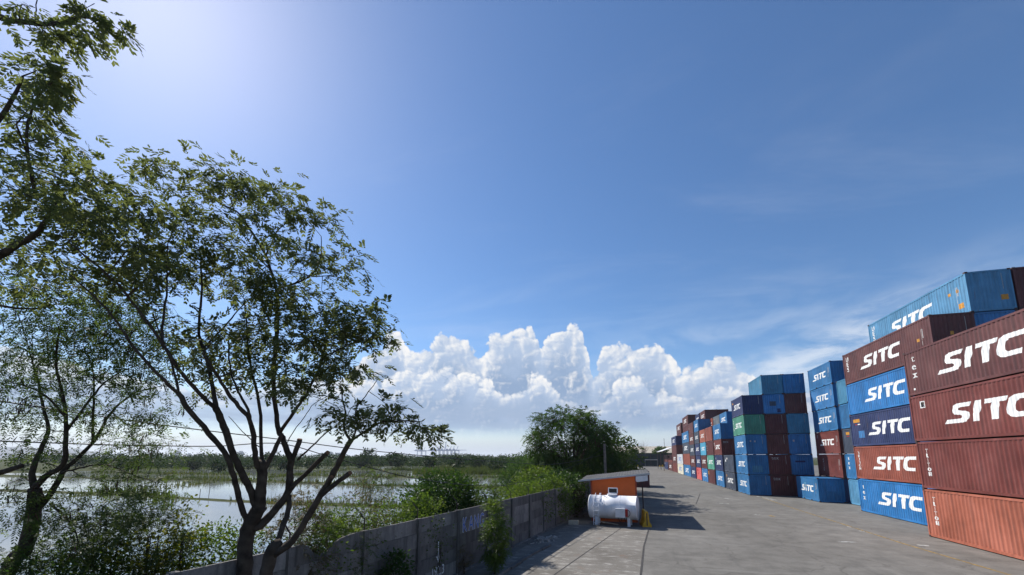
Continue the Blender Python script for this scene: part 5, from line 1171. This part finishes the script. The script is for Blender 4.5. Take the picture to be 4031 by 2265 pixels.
# plants on the yard side of the wall
def wall_plant(s, off, h, rad, mat, label, seed, n, fr, leaf, kind):
    p = wp(s, off); return bushy('wall_plant', (p.x, p.y, 0), label, 'shrub', 'plants on the yard side of the wall', seed, h, rad, mat, n, fr, rad*.2, leaf, .02, low=.12, kind=kind, stems=2, flat=1.1)
wall_plant((17.75-WL_Y)/WDIR.y, 1.55, 2.85, .55, 'leaf_bush', 'bright green young tree growing in front of the wall', 141, 62, 9, dict(pairs=4, length=.22, leaf=.085, wid=.04, droop=.4), 'frond')
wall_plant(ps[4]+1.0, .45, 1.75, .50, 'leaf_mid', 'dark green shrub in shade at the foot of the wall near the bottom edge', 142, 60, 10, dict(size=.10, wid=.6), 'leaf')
wall_plant(ps[5]+1.1, .25, 2.1, .26, 'leaf_fine', 'thin twiggy plant climbing the wall beside the painted arrow', 143, 9, 3, dict(size=.07, wid=.5), 'leaf')
wall_plant(ps[6]+.1, .3, 1.05, .35, 'dry', 'reddish brown withered plant at a wall post', 144, 30, 8, dict(size=.07, wid=.4), 'leaf')
wall_plant(ps[3]+.9, .3, 1.6, .30, 'leaf_yellow', 'sparse plant with pale leaves below the broken wall top', 145, 18, 4, dict(size=.06, wid=.6), 'leaf')
# vine heaps lying on the wall top
# bank vegetation: grasses and weeds nobody could count
def blades(name, x, y, z, h, w, rs, lean=.25):
    n = len(x); a = rs.uniform(0, 6.283, n); cx_, sx_ = np.cos(a)*w*.5, np.sin(a)*w*.5
    lx, ly = rs.normal(0, lean, n)*h, rs.normal(0, lean, n)*h
    V = np.stack([np.stack([x-cx_, y-sx_, z], 1), np.stack([x+cx_, y+sx_, z], 1), np.stack([x+cx_*.6+lx*.45, y+sx_*.6+ly*.45, z+h*.6], 1), np.stack([x+lx, y+ly, z+h], 1), np.stack([x-cx_*.6+lx*.45, y-sx_*.6+ly*.45, z+h*.6], 1)], 1).reshape(-1, 3)
    return mesh_np(name, V, np.arange(len(V)).reshape(-1, 5))
rs = np.random.default_rng(77)
# near bank
n = 40000; y = rs.uniform(4, 70, n); x = wall_x(y) - 0.3 - rs.gamma(2.0, 2.2, n); z = terrain(x, y); k = (z > WATER_Z-.12) & (vnoise(x, y, 2.5, 8) > .28); x, y, z = x[k], y[k], z[k]
o = link('bank_weeds', blades('bank_weeds', x, y, z-.05, rs.gamma(4, .14, len(x))*(.6+.8*vnoise(x, y, 3, 9)), .025+.0012*y, rs), None, M['reed']); tag(o, 'tangled green weeds and grass on the bank behind the wall', 'weeds', kind='stuff')
n = 30000; y = rs.uniform(5, 60, n); x = wall_x(y) - 0.4 - rs.gamma(2.0, 2.0, n); z = terrain(x, y); k = (z > WATER_Z-.05) & (vnoise(x, y, 2.0, 18) > .35); x, y, z = x[k], y[k], z[k]
hh = rs.uniform(.05, 1.0, len(x))*(.5+1.1*vnoise(x, y, 2.2, 19))
o = link('bank_undergrowth', leaf_mesh('bank_undergrowth', np.stack([x, y, z+hh], 1), rand_dirs(rs, len(x)), rs, size=.13, wid=.5), None, M['leaf_bush']); tag(o, 'leafy green undergrowth on the bank behind the wall', 'undergrowth', kind='stuff')
# reeds standing in the water
n = 60000; r_ = 14 + 190*rs.random(n)**.9; a = rs.uniform(R(-62), R(2), n); x = r_*np.sin(a); y = r_*np.cos(a); z = terrain(x, y); d = wall_x(y) - x
m_ = vnoise(x, y, 9, 31)*.6 + vnoise(x, y, 2.8, 32)*.4
k = (d > 3) & (((z > WATER_Z-.12) & (m_ > .44)) | ((m_ > .80) & (a > R(-40)))); x, y, z, r_ = x[k], y[k], z[k], r_[k]
o = link('reeds', blades('reeds', x, y, np.minimum(z, WATER_Z+.1)-.1, (.3+rs.gamma(3, .15, len(x))), .020+.0016*r_, rs, .15), None, M['reed']); tag(o, 'reeds and sedge standing in the shallow water', 'reeds', kind='stuff')
# sedge meadow on the far shore
n = 60000; r_ = 75 + 260*rs.random(n); a = rs.uniform(R(-60), R(0), n); x = r_*np.sin(a); y = r_*np.cos(a); z = terrain(x, y); d = wall_x(y) - x
k = (d > 5) & (z > WATER_Z-.02) & (vnoise(x, y, 14, 41) > .25); x, y, z, r_ = x[k], y[k], z[k], r_[k]
o = link('sedge', blades('sedge', x, y, z-.1, .35+rs.gamma(3, .16, len(x)), .05+.0016*r_, rs, .12), None, M['reed']); tag(o, 'green sedge meadow along the far shore', 'sedge', kind='stuff')
n = 30000; r_ = 125 + 100*rs.random(n); a = rs.uniform(R(-31), R(-12), n); x = r_*np.sin(a); y = r_*np.cos(a); z = terrain(x, y); k = (wall_x(y)-x > 5) & (z > WATER_Z-.12); x, y, z, r_ = x[k], y[k], z[k], r_[k]
o = link('marsh_meadow', blades('marsh_meadow', x, y, z-.1, (.5+rs.gamma(3, .2, len(x)))*(.5+vnoise(x, y, 9, 44)), .05+.0016*r_, rs, .12), None, M['reed']); tag(o, 'strip of green marsh grass between the pond and the tree belt', 'marsh grass', kind='stuff')
# small stakes in the water
for i, (px, py, D) in enumerate([(785, 1960, 26), (822, 1950, 26), (1268, 1900, 38)]):
    q = gnd(px, py, WATER_Z); st = MB().tube([(0, 0, -.4), (.03, .02, 1.25)], [.045, .035], 6).build('mooring_stake', M['pole']); st.location = (q.x, q.y, WATER_Z); tag(st, ['dark stake in the water, left of a close pair', 'dark stake in the water, right of a close pair', 'lone stake in the water right of the big tree'][i], 'stake', 'stakes in the water')
# ================================================================== FAR SHORE
rs = np.random.default_rng(99)
def clump_mass(name, centres, radii, per, size, seed):
    rs = np.random.default_rng(seed); C = np.repeat(centres, per, 0); Rr = np.repeat(radii, per, 0)
    v = rs.normal(0, 1, C.shape); v = unit(v)*rs.uniform(.55, 1.0, (len(C), 1)); v[:, 2] = np.abs(v[:, 2])*1.0 - .25
    return leaf_mesh(name, C + v*Rr, unit(v + rs.normal(0, .6, v.shape)), rs, size=size, wid=.7)
# the continuous mangrove belts
for (r0, r1, a0, a1, n, h0, h1, lab_) in [(228, 250, -58, -16.5, 120, 2.4, 4.6, 'low mangrove scrub lining the far side of the ponds'), (268, 330, -60, -15, 230, 5.0, 8.6, 'dark green mangrove belt behind the ponds'), (430, 620, -64, -2, 240, 7, 10.5, 'distant tree belt along the horizon')]:
    a = R(1)*rs.uniform(a0, a1, n); r_ = rs.uniform(r0, r1, n); h = rs.uniform(h0, h1, n)*(.75+.5*vnoise(np.degrees(a)*3, r_*0, 4, 51)); x, y = r_*np.sin(a), r_*np.cos(a)
    C = np.stack([x, y, h*.35], 1); Rad = np.stack([h*.85, h*.85, h*.72], 1); sz = .0032*r0
    # lower skirts
    o = link('mangrove_belt', clump_mass('mangrove_belt', C, Rad, 110, sz, int(r0)), None, M['leaf_far']); tag(o, lab_, 'trees', kind='stuff')
# trees one can tell apart in front of and above the belts
TS = [(505, 1838, 150, 5.2, 3.3, 'rounded dark tree standing at the pond edge left of the big trunk'), (90, 1838, 170, 5.5, 3.4, 'dark rounded tree on the far dike behind the feathery tree'), (300, 1836, 190, 5.0, 3.2, 'low dark tree on the far dike left of centre of the left half'),
      (760, 1832, 175, 4.6, 2.8, 'small dark tree seen just left of the leaning trunks'), (860, 1840, 145, 4.2, 2.3, 'small tree at the pond edge behind the main trunk'), (1060, 1830, 185, 7.6, 3.8, 'tall dark tree on the far shore directly behind the main trunk'),
      (1120, 1836, 170, 5.2, 2.6, 'dark narrow tree between the trunk and the first stub'), (1230, 1834, 180, 4.4, 2.6, 'rounded tree behind the sawn limbs'), (1450, 1830, 210, 9.5, 3.6, 'tall tree standing above the belt right of the big tree'),
      (1420, 1832, 200, 6.0, 3.2, 'darker tree at the foot of the tall one right of the big tree'), (1570, 1830, 205, 6.6, 3.4, 'spreading tree above the belt left of the cranes'), (1545, 1826, 215, 7.6, 2.2, 'thin tree above the belt between the tall one and the cranes'),
      (1690, 1832, 190, 5.2, 3.2, 'rounded mangrove below the left crane'), (1800, 1834, 175, 5.6, 3.6, 'dark mangrove below the cranes at the shore'), (1880, 1834, 180, 5.4, 3.4, 'dark mangrove right of the cranes at the shore'),
      (1960, 1836, 150, 5.0, 3.6, 'dark rounded mangrove left of the nearer green shrub'), (2040, 1838, 130, 5.6, 3.8, 'broad dark mangrove beside the podded tree')]
for i, (px, py, D, h, r_, lab_) in enumerate(TS):
    p = at(px, py, D); bushy('mangrove_tree', (p.x, p.y, max(gz(p.x, p.y), WATER_Z)), lab_, 'tree', 'trees along the far shore', 200+i, h, r_, 'leaf_far', 75, 9, .55, dict(size=.0045*D, wid=.7), .16, low=.12, kind='leaf')
# port cranes on the horizon
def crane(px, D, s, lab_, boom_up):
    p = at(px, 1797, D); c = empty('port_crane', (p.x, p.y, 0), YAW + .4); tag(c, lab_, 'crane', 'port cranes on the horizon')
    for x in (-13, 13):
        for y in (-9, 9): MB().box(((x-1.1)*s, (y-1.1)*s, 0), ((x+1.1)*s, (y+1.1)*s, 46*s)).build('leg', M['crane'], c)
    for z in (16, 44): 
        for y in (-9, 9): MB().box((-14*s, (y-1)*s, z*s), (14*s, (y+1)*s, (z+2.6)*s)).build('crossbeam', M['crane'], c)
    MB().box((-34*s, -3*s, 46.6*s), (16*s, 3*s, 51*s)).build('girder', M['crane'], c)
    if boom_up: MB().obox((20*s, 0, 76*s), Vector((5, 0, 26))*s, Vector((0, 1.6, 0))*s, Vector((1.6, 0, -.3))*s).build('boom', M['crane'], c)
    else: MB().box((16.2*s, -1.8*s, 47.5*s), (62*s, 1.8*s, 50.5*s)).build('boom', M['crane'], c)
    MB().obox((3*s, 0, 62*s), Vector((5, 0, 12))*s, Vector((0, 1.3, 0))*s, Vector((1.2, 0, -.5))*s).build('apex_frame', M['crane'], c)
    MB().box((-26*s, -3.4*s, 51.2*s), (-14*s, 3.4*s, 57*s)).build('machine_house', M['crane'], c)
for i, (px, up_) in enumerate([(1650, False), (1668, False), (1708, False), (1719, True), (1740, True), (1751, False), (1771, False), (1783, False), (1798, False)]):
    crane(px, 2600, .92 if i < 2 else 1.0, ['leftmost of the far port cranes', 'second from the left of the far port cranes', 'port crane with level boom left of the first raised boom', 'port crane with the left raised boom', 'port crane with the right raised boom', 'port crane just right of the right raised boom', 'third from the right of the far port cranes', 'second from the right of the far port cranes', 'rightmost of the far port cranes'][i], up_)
# far buildings on the skyline behind the trunks
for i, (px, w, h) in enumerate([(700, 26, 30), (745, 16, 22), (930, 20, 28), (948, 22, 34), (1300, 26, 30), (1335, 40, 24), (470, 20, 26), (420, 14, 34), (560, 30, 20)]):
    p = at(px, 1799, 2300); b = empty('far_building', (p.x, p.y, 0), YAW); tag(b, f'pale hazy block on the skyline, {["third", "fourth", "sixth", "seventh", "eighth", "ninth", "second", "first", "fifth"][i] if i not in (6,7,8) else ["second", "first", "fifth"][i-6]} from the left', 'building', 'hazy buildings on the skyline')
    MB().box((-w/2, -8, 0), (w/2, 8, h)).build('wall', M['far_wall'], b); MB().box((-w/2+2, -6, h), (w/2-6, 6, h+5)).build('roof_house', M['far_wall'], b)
# blue hills at the far left
mb = MB(); n = 60
for i in range(n+1):
    t = i/n; px = -700 + 1500*t; h = min(140, max(0, 40 + 90*math.exp(-((px+150)/330)**2) + 60*math.exp(-((px-260)/160)**2) + 14*math.sin(px*.021) + 8*math.sin(px*.05) - max(0, px-300)*.2))
    d = ray(px, 1800); d.z = 0; d.normalize(); q = d*8000; mb.v += [(q.x, q.y, -50), (q.x, q.y, h), (q.x*1.15, q.y*1.15, -50)]
for i in range(n): mb.f += [[3*i, 3*i+3, 3*i+4, 3*i+1], [3*i+1, 3*i+4, 3*i+5, 3*i+2]]
hl = mb.build('hills', M['leaf_far'], None, True); tag(hl, kind='structure')
# ================================================================== HAZE
hz = MB().box((-13500, -1500, -3.0), (13500, 13500, 150.0)).build('haze', None); hz.data.materials.clear()
hm = bpy.data.materials.new('haze_air'); hm.use_nodes = True; hn = hm.node_tree; hn.nodes.clear()
ho = hn.nodes.new('ShaderNodeOutputMaterial'); hv = hn.nodes.new('ShaderNodeVolumePrincipled'); hv.inputs['Color'].default_value = (0.86, 0.92, 1.0, 1); hv.inputs['Density'].default_value = 0.00011; hv.inputs['Anisotropy'].default_value = 0.3
hn.links.new(hv.outputs[0], ho.inputs['Volume']); hz.data.materials.append(hm); tag(hz, kind='stuff')
